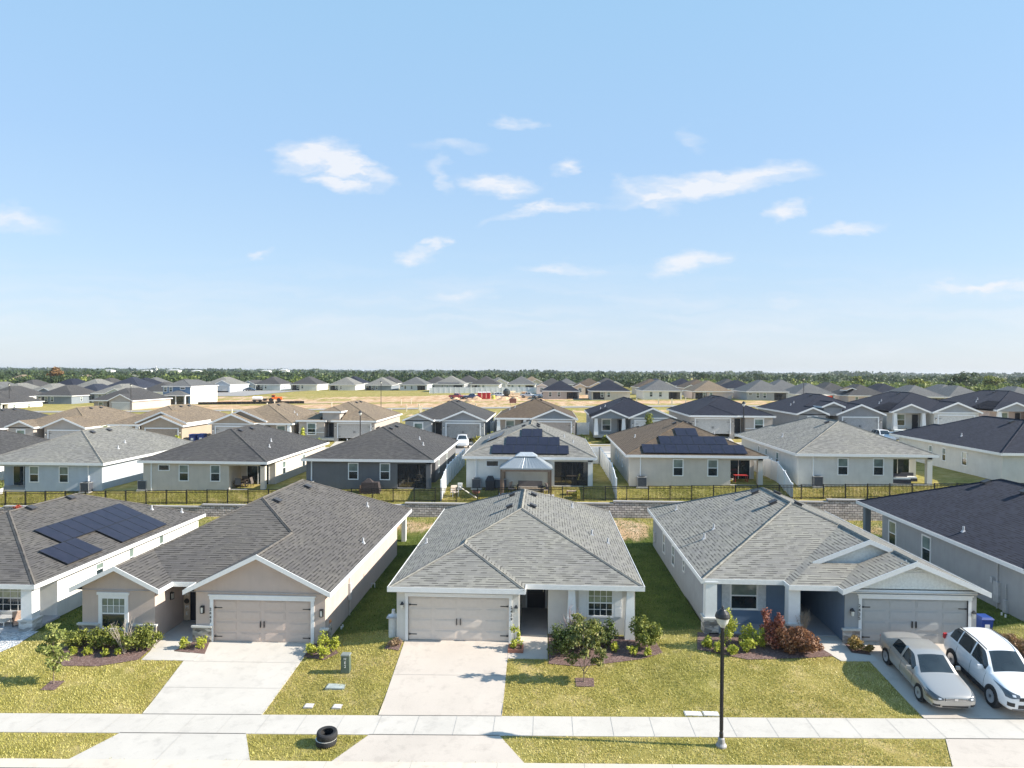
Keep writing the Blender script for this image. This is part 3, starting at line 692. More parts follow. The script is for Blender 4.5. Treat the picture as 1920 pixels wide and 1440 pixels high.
# --- dark roofed house at the right frame edge
def house_right():
    h = thing('house', 'pale grey house under a near black roof at the right foreground edge', 'house', (29.85, 35.5, .85))
    V = [vol(-6.45, 6.45, .0, 18.75, 2.65), vol(-.2, 6.45, -1.2, 6, 2.65, 'LR')]
    r = roof(h, V, R_BLACK); roof_items(r, [('v', -.75, 12.6), ('v', -.75, 8.8), ('p', -5.5, 6.8)], V)
    w = M(); P = [(-6.1, .4), (0, .4), (0, -.8), (6.1, -.8), (6.1, 18.4), (-2.6, 18.4), (-2.6, 15.4), (-6.1, 15.4)]
    run_wall(w, P, -.9, 2.62); gable_wall(w, -.2, 6.45, -.8, 2.5, 2.65, .4167); w.build('wall', stc('cool'), h)
    M().box(-6.1, -2.6, 15.4, 18.4, -.8, -.02).build('porch_floor', concrete((.5, .49, .47)), h)
    column(h, -5.95, 18.1, -.5, 2.62, .2, .2, mat=stc('slate'))
    window(h, (-6.1, 13.9, .55), .95, 1.55, 'L'); window(h, (-6.1, 9.6, .55), .95, 1.55, 'L')
    garage_door(h, (3, -.8, 0), mat=plain((.6, .6, .6), .5), detail=False)
    for y, z0, z1, ww in ((2.6, .3, 1.35, .2), (1.9, -.1, .6, .12), (3.0, 1.2, 1.5, .1)): Mf((-6.1, y, 0), 'L').box(-ww, ww, 0, .14, z0, z1).build('electric_meter', plain((.42, .43, .44), .4), h)
    M().tube([(-6.16, 2.6, -.7), (-6.16, 2.6, 2.5)], .035).build('conduit', plain((.4, .41, .42), .5), h); M().tube([(-6.16, 1.9, -.7), (-6.16, 1.9, 1.4)], .03).build('conduit', plain((.4, .41, .42), .5), h)
    [M().tube([(-6.6, 1.2+k*.3, -.8), (-6.6, 1.2+k*.3, .1)], .045).build('cleanout_pipe', WHITE, h) for k in (0, 1)]
house_right()
# --- solar roofed house at the left frame edge
def house_left():
    h = thing('house', 'grey roofed house at the left foreground edge with solar panels and a stone based column', 'house', (-32.4, 35.5, -.85))
    V = [vol(-6.15, 6.15, 0, 18.6, 2.65), vol(-6.15, -.5, -1.2, 6, 2.65, 'LR')]
    r = roof(h, V, R_GREY2); roof_items(r, [('v', .35, 11.3), ('v', .35, 7.6), ('p', 3.8, 15.2), ('p', 5.1, 17)], V)
    w = M(); P = [(-5.8, -.8), (-.8, -.8), (-.8, 2.3), (5.75, 2.3), (5.75, 18.3), (-5.8, 18.3)]
    run_wall(w, P, -.7, 2.62); gable_wall(w, -6.15, -.5, -.8, 2.5, 2.65, .4167); w.build('wall', stc('white'), h)
    floor_slab(h, -.8, 5.9, .1, 2.3, .3, (.4, .41, .43)); column(h, 5.6, .45, -.4, 2.62, .3, .29, 1.2, stone((.55, .54, .52)))
    column(h, 1.0, .45, -.4, 2.62, .3, .29, 1.2, stone((.55, .54, .52)))
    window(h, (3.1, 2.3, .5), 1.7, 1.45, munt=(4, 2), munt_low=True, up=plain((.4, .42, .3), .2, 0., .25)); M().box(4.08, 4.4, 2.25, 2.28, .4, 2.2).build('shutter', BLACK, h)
    garage_door(h, (-3.3, -.8, 0), mat=plain((.6, .57, .53), .5), detail=False)
    for y, z, ww, hh in ((6.0, 1.5, .7, .7), (9.3, 1.1, .5, 1.2), (12.9, 1.1, .5, 1.2)): window(h, (5.75, y, z), ww, hh, 'R', trim=.04)
    p = .4167; q = math.sqrt(1+p*p); o = (3.98-.0, 5.1, 2.65+p*(6.15-3.98))
    ex, ey = (0, 1, 0), (-1/q, 0, p/q)
    pw = 1.05
    solar(r, [(c, 1) for c in range(8)], (5.76, 5.08, 2.65+p*.39), ex, ey, pw, 1.85)
    solar(r, [(c, 0) for c in range(3, 8)], (5.76, 5.08, 2.65+p*.39), ex, ey, pw, 1.85)
    solar(r, [(c, 0) for c in range(3)], (5.76, 3.12, 2.65+p*.39), ex, ey, pw, 1.85)
    return h
house_left()

# ------------------------------------------------------------------ generic houses of the rows behind
def rear_house(label, xc, y, z, rc, wc, Wd=12.3, L=19., wins=(), lanai=None, dark=False, side=None, pipes=True, far=False, group=None, small=(), hfl=None, acside=None):
    """rear elevation faces the camera; x in local metres from the left wall"""
    h = thing('house', label, 'house', (xc, y, z), group=group); a = Wd/2; V = [vol(-a, a, 0, L, 2.65, p=.54 if far else .4167)]
    if not far: V.append(vol(-a, -a+6.6, 9, L+1.2, 2.65, 'LRB'))
    r = roof(h, V, RC[rc], caps=not far, soffit=True)
    if not far: roof_items(r, [('v', .7, 6.8), ('v', .7, 9.6), ('v', -.7, 7.2), ('p', 4.2, 5.5), ('p', 3.4, 8), ('p', -4.4, 9)] if pipes else [('v', .7, 6.8), ('v', .7, 9.6)], V)
    wx = a-.35; P = [(-wx, .35), (wx, .35), (wx, L-.35), (-wx, L-.35)]
    if lanai:
        u0, u1, dep = lanai; u0 -= wx; u1 -= wx
        if u1 > 0 and u1 > wx-1.2: P = [(-wx, .35), (u0, .35), (u0, .35+dep), (wx, .35+dep), (wx, L-.35), (-wx, L-.35)]
        elif u0 < -wx+1.2: P = [(-wx, .35+dep), (u1, .35+dep), (u1, .35), (wx, .35), (wx, L-.35), (-wx, L-.35)]
        else: P = [(-wx, .35), (u0, .35), (u0, .35+dep), (u1, .35+dep), (u1, .35), (wx, .35), (wx, L-.35), (-wx, L-.35)]
    w = M(); run_wall(w, P, -1.2, 2.62)
    if lanai:
        for cx in ([wx-.22] if u1 > wx-1.2 else [-wx+.22] if u0 < -wx+1.2 else []): w.box(cx-.22, cx+.22, .36, .8, -1.2, 2.62)
        w.box(u0 if u1 > wx-1.2 else -wx, wx if u1 > wx-1.2 else u1, .36, .6, 2.25, 2.62) if (u1 > wx-1.2 or u0 < -wx+1.2) else w.box(u0, u1, .36, .6, 2.3, 2.62)
        e0, e1 = (u0, wx-.44) if u1 > wx-1.2 else (-wx+.44, u1) if u0 < -wx+1.2 else (u0, u1)
        sl_ = Mf(((u0+u1)/2, .35+dep, 0), 'F'); sl_.box(-1.1, -1.04, 0, .05, .05, 2.1); sl_.box(1.04, 1.1, 0, .05, .05, 2.1); sl_.box(-1.1, 1.1, 0, .05, 2.1, 2.16); sl_.box(-.03, .03, 0, .05, .05, 2.1)
        so_ = sl_.build('sliding_door', WHITE, h); Mf(((u0+u1)/2, .35+dep, 0), 'F').box(-1.04, 1.04, 0, .02, .05, 2.1).build('pane', GL_D, so_)
        M().box(min(u0, u1), wx if u1 > wx-1.2 else u1, .3, .35+dep, -1.0, .03).build('porch_floor', concrete((.55, .53, .5)), h)
        if dark:
            sc_ = M(); n = 3
            for k in range(n+1): x_ = e0+(e1-e0)*k/n; sc_.box(x_-.03, x_+.03, .42, .47, 0, 2.3)
            sc_.box(e0, e1, .42, .47, .85, .9); s_o = sc_.build('screen_frame', BLACK, h)
            M().box(e0, e1, .48, .484, .03, 2.3).build('darkening_screen', SCREEN, s_o)  # screen sheet, also added in far porches to darken their openings
    w.build('wall', stc(wc), h)
    for u, ww, hh, sill in wins: window(h, (u-wx, .35, sill), ww, hh, split=hh > .8, trim=.06)
    if side == 'R':
        for yy, ww, hh, sl in ((5.2, .8, 1.25, .85), (11, .8, 1.25, .85)): window(h, (wx, yy, sl), ww, hh, 'R', trim=.05)
    if side == 'L':
        for yy, ww, hh, sl in ((6, .8, 1.25, .85), (9.5, .6, 1.25, .85), (12, .6, 1.25, .85)): window(h, (-wx, yy, sl), ww, hh, 'L', trim=.05)
    if hfl: Mf((hfl-wx, .35, 0), 'F').box(-.05, .05, 0, .08, -.3, 2.6).build('downspout', WHITE, h)
    return h, r, V
def screen_mat():
    n = NB('darkening_mesh'); n.base((.02, .022, .028), .6); t = n.n('ShaderNodeBsdfTransparent'); x = n.n('ShaderNodeMixShader'); x.inputs[0].default_value = .62
    n.l(t.outputs[0], x.inputs[1]); n.l(n.b.outputs[0], x.inputs[2]); n.l(x.outputs[0], n.o.inputs[0]); return n.m
SCREEN = screen_mat()
DH = lambda u: (u, .85, 1.45, .8)
rear_house('pale blue grey house with a light roof and planted porch, left behind the fence', -47.4, 64.9, 1.5, 'light', 'bluegrey', wins=[DH(5.0), DH(7.9)], lanai=(0, 4.1, 2.6), hfl=10.3)
rear_house('beige house with a dark grey roof and open corner porch, left behind the fence', -31.7, 64.7, 1.83, 'grey', 'beige', wins=[(2.0, 1.0, .5, 1.75), DH(3.9), DH(6.9)], lanai=(8.2, 11.6, 2.6), side='R', hfl=.8)
hC, rC, VC = rear_house('charcoal walled house with a dark grey roof and black screened porch', -16.15, 64.6, 2.2, 'grey', 'dgrey', wins=[DH(4.4), DH(7.35)], lanai=(8.5, 11.6, 2.8), dark=True, side='R', hfl=.5)
hD, rD, VD = rear_house('white house with a light grey solar panelled roof behind the gazebo', -1.3, 64.9, 2.55, 'light', 'white', wins=[(2.4, 1.1, .5, 1.75)], lanai=(8.1, 11.6, 2.8), dark=True, hfl=.9)
hE, rE, VE = rear_house('cream house with a brown solar panelled roof and a cluttered porch', 13.8, 64.8, 2.87, 'brown', 'beige', Wd=12.7, wins=[DH(4.4), DH(7.5)], lanai=(9.1, 12.0, 2.8), side='L', hfl=1.0)
rear_house('off white house with a light grey roof and open corner porch, right behind the fence', 28.6, 64.3, 3.2, 'light', 'greyw', Wd=12.4, wins=[DH(3.9), DH(7.0)], lanai=(8.3, 11.7, 2.8), side='L', hfl=1.3)
rear_house('white walled house with a black hip roof at the right edge, behind the foreground roof', 46.2, 64.2, 3.45, 'black', 'greyw', wins=[DH(4.4), DH(7.35)], lanai=(8.1, 11.6, 2.6), side='L')
rear_house('grey roofed house filling the left edge, most of it behind the pale blue grey house', -62.6, 65, 1.1, 'grey', 'white', wins=[DH(4.4)], lanai=(8.1, 11.6, 2.6), side='R')
p = .4167; q = math.sqrt(1+p*p)
def slope_panels(r, x0, y, rows, pw=1.0):
    for k, (c0, n) in enumerate(rows):
        yy = y+k*(1.68/q); solar(r, [(c, 0) for c in range(n)], (x0+c0*(pw+.02), yy, 2.65+p*yy), (1, 0, 0), (0, 1/q, p/q), pw, 1.64)
slope_panels(rD, -3.5, .45, [(0, 7), (1.2, 5), (2.6, 2)], 1.0)
slope_panels(rE, -4.75, .25, [(0, 9), (1.7, 6), (3.4, 2)], 1.02)
solar(rD, [(c, 0) for c in range(5)], (-4.3, 5.5, 2.65+p*1.85), (0, 1, 0), (1/q, 0, p/q), 1.0, 1.64)

def front_house(label, xc, y, z, rc, wc, Wd=12.3, L=19., plan='gg', garage='R', accent=None, gd=None, far=False, group=None, wing='gable', tower=False, door_c=None, p=.4167, garage_y=-1.2, extra=None, lamp=True):
    """front elevation faces the camera. designed with the garage on the right; garage='L' mirrors it"""
    p = .5 if far else p
    h = thing('house', label, 'house', (xc, y, z), group=group); a = Wd/2; fl = 0. if garage == 'L' else None
    gw = 6.9; V = [vol(-a, a, 0, L, 2.65, p=p)]
    if plan[1] == 'g': V.append(vol(a-gw, a, garage_y, 7, 2.65, 'LR', p))
    else: V.append(vol(a-gw, a, garage_y, 8, 2.65, 'LRF', p))
    if wing == 'gable': V.append(vol(-a, -a+4.6, garage_y+.1, 6, 2.65, 'LR', p))
    elif wing == 'hip': V.append(vol(-a, -a+4.6, garage_y+.1, 6, 2.65, 'LRF', p))
    if tower: V.append(vol(-a+3.6, -a+6.9, garage_y+.3, 5, 3.7 if tower == 'g' else 4.0, 'LR' if tower == 'g' else 'LRF', p))
    if extra == 'second': V.append(vol(a-gw-1.3, a-.2, .3, 8, 2.95, 'LR', p))
    r = roof(h, V, RC[rc], flip=fl, caps=not far, soffit=True, fascia=.22)
    if not far: roof_items(r, [('v', .7, 8.8), ('v', .7, 11.4), ('v', -.7, 8.8), ('p', -4.2, 7.5), ('p', -3.4, 8.5)], V, fl)
    wx = a-.35; gx = a-gw+.35; gy = garage_y+.35; wy = gy+.1
    if wing in ('gable', 'hip'): P = [(-wx, wy), (-wx+3.9, wy), (-wx+3.9, 2.2), (gx, 2.2), (gx, gy), (wx, gy), (wx, L-.35), (-wx, L-.35)]
    else: P = [(-wx, 1.5), (-wx+3.6, 1.5), (-wx+3.6, 2.6), (gx, 2.6), (gx, gy), (wx, gy), (wx, L-.35), (-wx, L-.35)]
    w = M(fl); cx = (gx+wx)/2; run_wall(w, P, -1.4, 2.62, {4: [(cx-gx-2.44, cx-gx+2.44, -1.4, 2.13, .12)]})
    if wing == 'gable': gable_wall(w, -a, -a+4.6, wy, 2.5, 2.65, p)
    if wing == 'porchgable': V2 = vol(-a, -a+5.4, garage_y+.4, 6, 2.65, 'LR', p); roof(h, [V2], RC[rc], flip=fl, caps=False, soffit=True, name='porch_roof')
    if wing == 'porchgable': g_ = M(fl); gable_wall(g_, -a, -a+5.4, wy+.25, 2.45, 2.65, p); g_.build('porch_gable', stc(accent or wc), h)
    if tower == 'g' or tower:
        tz = 3.7 if tower == 'g' else 4.0
        w.poly([(-a+3.95, gy+.25, 2.4), (-a+6.55, gy+.25, 2.4), (-a+6.55, gy+.25, tz), (-a+3.95, gy+.25, tz)]); w.poly([(-a+6.55, gy+.25, 2.4), (-a+6.55, 5, 2.4), (-a+6.55, 5, tz), (-a+6.55, gy+.25, tz)]); w.poly([(-a+3.95, 5, 2.4), (-a+3.95, gy+.25, 2.4), (-a+3.95, gy+.25, tz), (-a+3.95, 5, tz)])
        if tower == 'g': gable_wall(w, -a+3.6, -a+6.9, gy+.25, 3.6, 3.7, p)
    if plan[1] == 'g':
        g_ = M(fl); gable_wall(g_, a-gw, a, gy-.002, 2.55, 2.65, p); g_.build('garage_gable', stc(accent or wc), h)
        if accent: M(fl).box(gx-.05, wx+.05, gy-.05, gy-.01, 2.5, 2.66).build('trim_band', WHITE, h)
    if extra == 'second': g_ = M(fl); gable_wall(g_, a-gw-1.3, a-.2, .62, 2.5, 2.95, p); g_.build('upper_gable', stc(accent or wc), h)
    w.build('wall', stc(wc), h)
    if far: floor_slab(h, -wx, gx, .0, 2.6, flip=fl)
    if far:
        M(fl).box(cx-2.44, cx+2.44, gy+.05, gy+.1, 0, 2.13).build('garage_door', gd or plain((.55, .54, .52), .5), h); M(fl).box(cx-2.6, cx+2.6, gy-.04, gy-.01, 2.13, 2.3).build('door_trim', WHITE, h)
        window(h, (-wx+1.95, wy if wing in ('gable', 'hip') else 1.5, .6), 1.1, 1.5, flip=fl, trim=.12)
        door(h, (gx-.95, 2.2 if wing in ('gable', 'hip') else 2.6, 0), flip=fl)
        return h
    garage_door(h, (cx, gy, 0), mat=gd or plain((.5, .46, .42), .5), flip=fl, detail=False, trim=.16); [wall_lamp(h, (cx+s_*2.85, gy, 1.5), flip=fl) for s_ in (-1, 1)]
    window(h, (-wx+1.95, wy if wing in ('gable', 'hip') else 1.5, .55), 1.2, 1.6, flip=fl, trim=.13, head=.05)
    door(h, (gx-.95, 2.2 if wing in ('gable', 'hip') else 2.6, 0), flip=fl, h=2.1, mat=door_c)
    floor_slab(h, -wx, gx, -.1, 2.6, flip=fl)
    if wing in ('porch', 'porchgable'):
        for cx_ in (-wx+.3, -wx+(4.3 if wing == 'porchgable' else 4.2)): column(h, cx_, .35 if wing == 'porch' else wy+.5, 0, 2.6, .32, .2, flip=fl)
    if wing in ('gable', 'hip') and accent != 'green': M(fl).box(-wx-.02, -wx+3.92, wy-.05, wy+.0, .75, .85).build('trim_band', WHITE, h)
    return h

front_house('tan roofed house with taupe gables, leftmost of the tan roofs', -75, 104.9, 1.55, 'tan', 'greige', Wd=12.6)
front_house('tan house with a brown garage door and white trimmed gable beside the blue bins', -59.9, 104.9, 2.0, 'tan', 'tan', Wd=12.4, wing='porch', extra='second', gd=plain((.36, .28, .21), .5))
front_house('tan roofed house with a pale garage at its left, partly behind the beige house roof', -43.7, 104.9, 2.4, 'tan', 'greige', garage='L', wing='porch', accent='tan', extra='second')
front_house('tan roofed house with a raised entry block and dark front door across the back street', -31.2, 106, 2.85, 'tan', 'greige', plan='gh', wing='hip', tower='h', garage_y=-.4)
front_house('dark roofed grey house with a batten gable and a white car on its driveway', -14.6, 105.1, 3.15, 'grey', 'cool', Wd=12.4, accent='grey', gd=plain((.34, .32, .3), .5))
front_house('brown roofed house with a sage green garage gable across the back street', -1.2, 105.1, 3.5, 'brown', 'greige', Wd=12.3, wing='porch', accent='slate', gd=plain((.4, .33, .28), .5))
front_house('black roofed house with a pale porch gable beside a white fence enclosure', 13.1, 105, 3.8, 'black', 'cool', Wd=12.2, wing='porchgable', accent='slate', gd=plain((.66, .66, .66), .5))
front_house('black roofed beige house with its garage on the left behind a lamp post', 27.3, 104.7, 4.15, 'black', 'greige', Wd=12.4, plan='gh', garage='L', wing='hip', garage_y=-.3, gd=plain((.5, .48, .45), .5))
front_house('black roofed grey house with three white edged gables, middle right distance', 42.6, 105.2, 4.55, 'black', 'grey', Wd=12.5, tower='g', gd=plain((.38, .37, .37), .5))
front_house('grey house with white tapered columns under a small porch gable, right distance', 56, 105.1, 4.95, 'black', 'greyw', Wd=12.4, wing='porchgable', accent='cool', gd=plain((.62, .6, .56), .5))
front_house('black roofed house with white tapered columns at the right frame edge', 70.6, 105.1, 5.3, 'black', 'pink', Wd=12.4, wing='porchgable', accent='cool')
front_house('dark grey roofed house at the left edge beyond the first tan roof', -90, 104.9, 1.1, 'grey', 'greige', Wd=12.4)
# ------------------------------------------------------------------ ground sheet
XS = sorted(set([round(x, 2) for x in np.arange(-80, 90, 1.0)]+[-23, -10.2, -7.2, 4.8, 7.5, 20.5, 23.2, 36, -13, -13.5]+list(range(-300, -80, 6))+list(range(90, 300, 6))+[-6000, -4000, -2500, -1600, -1000, -700, -500, -400, 400, 500, 700, 1000, 1600, 2500, 4000, 6000]))
YS = sorted(set([-80, -40, -10, 5, 15]+[round(y, 2) for y in np.arange(20, 130, 1.0)]+[28.6, 34.2, 61.2, 61.45, 65.8, 89.6, 102.9, 108.6, 127]+list(range(132, 350, 4))+[236, 290]+[360, 380, 400, 440, 480, 540, 600, 700, 850, 1100, 1500, 2200, 3200, 4800, 7000]))
def ground():
    n = len(XS); V = [(x, y, zg(x, y)) for y in YS for x in XS]
    F = [(j*n+i, j*n+i+1, (j+1)*n+i+1, (j+1)*n+i) for j in range(len(YS)-1) for i in range(n-1)]
    me = bpy.data.meshes.new('ground'); me.from_pydata(V, [], F)
    d = me.attributes.new('soil', 'FLOAT', 'POINT'); a = []
    SO = [(-52, 197, 48, 11, 1.), (-22, 236, 44, 22, 1.25), (-75, 222, 40, 10, .9), (-112, 205, 30, 8, .9), (25, 196, 40, 9, .75), (-20, 186, 60, 8, .6), (60, 190, 30, 10, .6), (-10, 250, 40, 14, 1.1), (-12, 58, 10, 3, .55), (6.2, 57, 3.5, 4, .75), (24, 57, 5, 3.4, .7), (-110, 255, 40, 10, .5), (-65, 152, 60, 9, .62), (-70, 192, 70, 14, .7), (-95, 236, 25, 10, 1.0), (20, 205, 90, 9, .7), (10, 155, 60, 8, .5), (-55, 250, 40, 9, .7), (-24.5, 31, 2.5, 1.5, .35), (4.5, 36, .1, .1, 0)]
    for x, y, z in V: a.append(max([0]+[s*(1.35-math.hypot((x-cx)/rx, (y-cy)/ry)) for cx, cy, rx, ry, s in SO]))
    d.data.foreach_set('value', a)
    d2 = me.attributes.new('shade_green', 'FLOAT', 'POINT'); d2.data.foreach_set('value', [min(1, max(0, (y-34.5)/1.5))*min(1, max(0, (59-y)/4)) for x, y, z in V]); o = bpy.data.objects.new('ground', me); COL.objects.link(o); o['kind'] = 'structure'  # yard mask: greener grass with the side-yard shade painted in
    b = NB('lawn_and_soil'); w1 = b.noise(.12, 5, .6, 'World'); w2 = b.noise(1.1, 5, .65, 'World'); w3 = b.noise(22, 3, .6, 'World'); w4 = b.noise(.5, 6, .7, 'World', (1, .25, 1))
    g = b.ramp(w2, [(.25, (.18, .16, .04)), (.5, (.32, .265, .09)), (.75, (.46, .36, .19))])
    g = b.mix(.75, g, b.ramp(w1, [(.3, (.72, .85, .6)), (.7, (1.2, 1.1, 1.1))]), 'MULTIPLY')
    g = b.mix(.8, g, b.ramp(w3, [(.3, (.55, .55, .5)), (.7, (1.4, 1.4, 1.4))]), 'MULTIPLY')
    s = b.ramp(w4, [(.25, (.3, .16, .08)), (.5, (.52, .34, .2)), (.75, (.66, .52, .38))])
    s = b.mix(.5, s, b.ramp(w3, [(.3, (.6, .6, .6)), (.7, (1.4, 1.4, 1.4))]), 'MULTIPLY')
    at = b.n('ShaderNodeAttribute'); at.attribute_name = 'soil'
    f = b.math('ADD', at.outputs['Fac'], b.math('MULTIPLY', b.math('SUBTRACT', w4, .5), 1.5)); f = b.math('MULTIPLY', b.math('SUBTRACT', f, .38), 5., True)
    a2 = b.n('ShaderNodeAttribute'); a2.attribute_name = 'shade_green'; g = b.mix(a2.outputs['Fac'], g, b.mix(.8, b.ramp(w2, [(.25, (.05, .075, .015)), (.75, (.13, .15, .035))]), b.ramp(w3, [(.3, (.55, .55, .5)), (.7, (1.4, 1.4, 1.4))]), 'MULTIPLY'))  # dark yard green, partly standing in for shade between the houses
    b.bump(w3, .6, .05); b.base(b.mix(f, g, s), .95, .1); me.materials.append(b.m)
ground()
def drape(name, poly, off, mat, step=1., kind='structure', thick=0):
    """sheet following the terrain inside a plan polygon (convex)"""
    x0, x1 = min(p_[0] for p_ in poly), max(p_[0] for p_ in poly); y0, y1 = min(p_[1] for p_ in poly), max(p_[1] for p_ in poly)
    ar = sum(poly[i][0]*poly[(i+1) % len(poly)][1]-poly[(i+1) % len(poly)][0]*poly[i][1] for i in range(len(poly)))
    if ar < 0: poly = poly[::-1]
    xs = [x0]+[x for x in XS if x0+.02 < x < x1-.02]+[x1]; ys = [y0]+[y for y in YS if y0+.02 < y < y1-.02]+[y1]
    m = M()
    for ya, yb in zip(ys, ys[1:]):
        for xa, xb in zip(xs, xs[1:]):
            P = [(xa, ya), (xb, ya), (xb, yb), (xa, yb)]
            for i in range(len(poly)):
                A, B_ = poly[i], poly[(i+1) % len(poly)]; P = clip(P, -(B_[1]-A[1]), B_[0]-A[0], (B_[1]-A[1])*A[0]-(B_[0]-A[0])*A[1])
                if len(P) < 3: break
            if len(P) >= 3 and area(P) > 1e-4: m.poly([(x, y, zg(x, y)+off) for x, y in P])
    if thick:
        for i in range(len(poly)):
            A, B_ = poly[i], poly[(i+1) % len(poly)]; n = max(1, int(math.dist(A, B_)))
            for k in range(n):
                P0 = (A[0]+(B_[0]-A[0])*k/n, A[1]+(B_[1]-A[1])*k/n); P1 = (A[0]+(B_[0]-A[0])*(k+1)/n, A[1]+(B_[1]-A[1])*(k+1)/n)
                z0, z1 = zg(*P0)+off, zg(*P1)+off; m.poly([(*P0, z0-thick), (*P1, z1-thick), (*P1, z1), (*P0, z0)])
    o = m.build(name, mat); 
    if kind: o['kind'] = kind
    return o
CON = concrete((.56, .52, .465)); CON2 = concrete((.55, .485, .42)); ASPH = concrete((.1, .1, .105)); ASPH2 = concrete((.33, .31, .29)); CURB = concrete((.62, .55, .46))
# pavement, curb, street in front
def joints(name, lines, w=.02, mat=plain((.12, .11, .1), .9), off=.031):
    m = M()
    for A, B_ in lines:
        L_ = math.dist(A, B_); n = max(1, int(L_)); dx, dy = (B_[0]-A[0])/L_, (B_[1]-A[1])/L_; nx, ny = -dy*w/2, dx*w/2
        for k in range(n):
            a, b = (A[0]+dx*L_*k/n, A[1]+dy*L_*k/n), (A[0]+dx*L_*(k+1)/n, A[1]+dy*L_*(k+1)/n)
            m.poly([(a[0]-nx, a[1]-ny, zg(*a)+off), (b[0]-nx, b[1]-ny, zg(*b)+off), (b[0]+nx, b[1]+ny, zg(*b)+off), (a[0]+nx, a[1]+ny, zg(*a)+off)][::(1 if 1 else -1)])
    o = m.build(name, mat); o['kind'] = 'structure'; return o
drape('pavement', [(-60, 26.78), (-60, 28.3), (60, 28.3), (60, 26.78)], .026, CON, thick=.2)
drape('curb', [(-60, 24.3), (-60, 24.88), (60, 24.88), (60, 24.3)], .03, CURB, thick=.3)
drape('road', [(-80, 17.5), (-80, 24.31), (80, 24.31), (80, 17.5)], .01, ASPH)
HARD = []      # plan polygons kept free of grass tufts
def pave(name, poly, mat=CON, off=.022): HARD.append(poly); return drape(name, poly, off, mat, thick=.15)
pave('driveway', [(-17.0, 34.4), (-11.2, 34.4), (-11.4, 28.3), (-16.4, 28.3)])
pave('driveway_apron', [(-16.4, 26.78), (-11.4, 26.78), (-10.45, 24.88), (-17.15, 24.88)])
pave('driveway', [(-6.65, 34.2), (-1.6, 34.2), (-1.6, 28.3), (-6.6, 28.3)], CON2)
pave('driveway_apron', [(-6.6, 26.78), (-1.6, 26.78), (-.6, 24.88), (-7.5, 24.88)], CON2)
pave('driveway', [(14.6, 34.3), (20.3, 34.3), (20.1, 28.3), (14.95, 28.3)], CON2)
pave('driveway_apron', [(14.9, 26.78), (20.1, 26.78), (21.2, 24.88), (14.1, 24.88)], CON2)
pave('driveway', [(-38.6, 34.7), (-33.2, 34.7), (-33.3, 28.3), (-38.4, 28.3)]); pave('driveway', [(29.9, 34.7), (35.6, 34.7), (35.4, 28.3), (30.2, 28.3)])
pave('walkway', [(-18.85, 32.5), (-16.3, 32.5), (-16.3, 33.1), (-17.75, 33.3), (-18.87, 33.3)], off=.03); pave('walkway', [(-18.87, 33.3), (-17.75, 33.3), (-17.2, 34.3), (-19.1, 34.3)], off=.03)
pave('walkway', [(-1.6, 32.6), (.25, 32.6), (.25, 33.98), (-1.6, 33.98)], CON2, .03); pave('walkway', [(-1.13, 33.98), (.25, 33.98), (.25, 34.96), (-1.13, 34.96)], CON2, .03)
pave('walkway', [(13.45, 32.5), (15.1, 32.5), (15.1, 33.2), (13.1, 33.2)], off=.03); pave('walkway', [(13.1, 33.2), (14.25, 33.2), (14.2, 35.0), (12.4, 35.0)], off=.03)
HARD += [[(-60, 26.7), (60, 26.7), (60, 28.38), (-60, 28.38)]]
J = [((-16.4, 28.3), (-11.4, 28.3)), ((-16.4, 26.78), (-11.4, 26.78)), ((-6.6, 28.3), (-1.6, 28.3)), ((-6.6, 26.78), (-1.6, 26.78)), ((14.9, 28.3), (20.1, 28.3)), ((14.9, 26.78), (20.1, 26.78))]
joints('expansion_joints', J, .035, off=.036)
J = [((x, 26.8), (x, 28.28)) for x in np.arange(-29.4, 30, 1.53)]+[((-16.9, 32.45), (-11.3, 32.45)), ((-16.6, 30.3), (-11.35, 30.3)), ((-6.6, 31.2), (-1.6, 31.2)), ((-13.9, 24.9), (-13.9, 26.7)), ((14.8, 31), (20.1, 31))]+[((x, 24.32), (x, 24.86)) for x in np.arange(-29, 30, 3.05)]
joints('control_joints', [((float(a[0]), a[1]), (float(b[0]), b[1])) for a, b in J], .014, plain((.42, .4, .365), .9), .034)
# streets behind
drape('road', [(-110, 93.2), (-110, 99.6), (110, 99.6), (110, 93.2)], .03, ASPH2)
for y0, y1, nm in ((92.6, 93.2, 'curb'), (99.6, 100.2, 'curb'), (89.9, 91.3, 'pavement'), (101.4, 102.8, 'pavement')): drape(nm, [(-110, y0), (-110, y1), (110, y1), (110, y0)], .05, CON2)
for x in (-73.2, -58.2, -47, -28.7, -12.9, .6, 14.8, 24.6, 44.3, 57.6, 72.4): drape('driveway', [(x-2.6, 102.8), (x-2.6, 106), (x+2.6, 106), (x+2.6, 102.8)], .07, CON); drape('driveway_apron', [(x-3.2, 100.2), (x-2.6, 101.4), (x+2.6, 101.4), (x+3.2, 100.2)], .06, CON)
for x in (-50, -35, -19.5, -4.8, 10.2, 25.5, 42): drape('driveway', [(x-2.6, 84), (x-2.6, 92.6), (x+2.6, 92.6), (x+2.6, 84)], .07, CON)
drape('road', [(-150, 172.5), (-150, 178.5), (200, 178.5), (200, 172.5)], .06, ASPH2)
for y0 in (171.6, 178.5): drape('curb', [(-150, y0), (-150, y0+.8), (200, y0+.8), (200, y0)], .1, CON2)
drape('pavement', [(-120, 214), (-120, 215.6), (-60, 215.6), (-60, 214)], .1, CON2)
drape('road', [(-150, 262), (-112, 262), (-100, 300), (-150, 300)], .1, ASPH2)

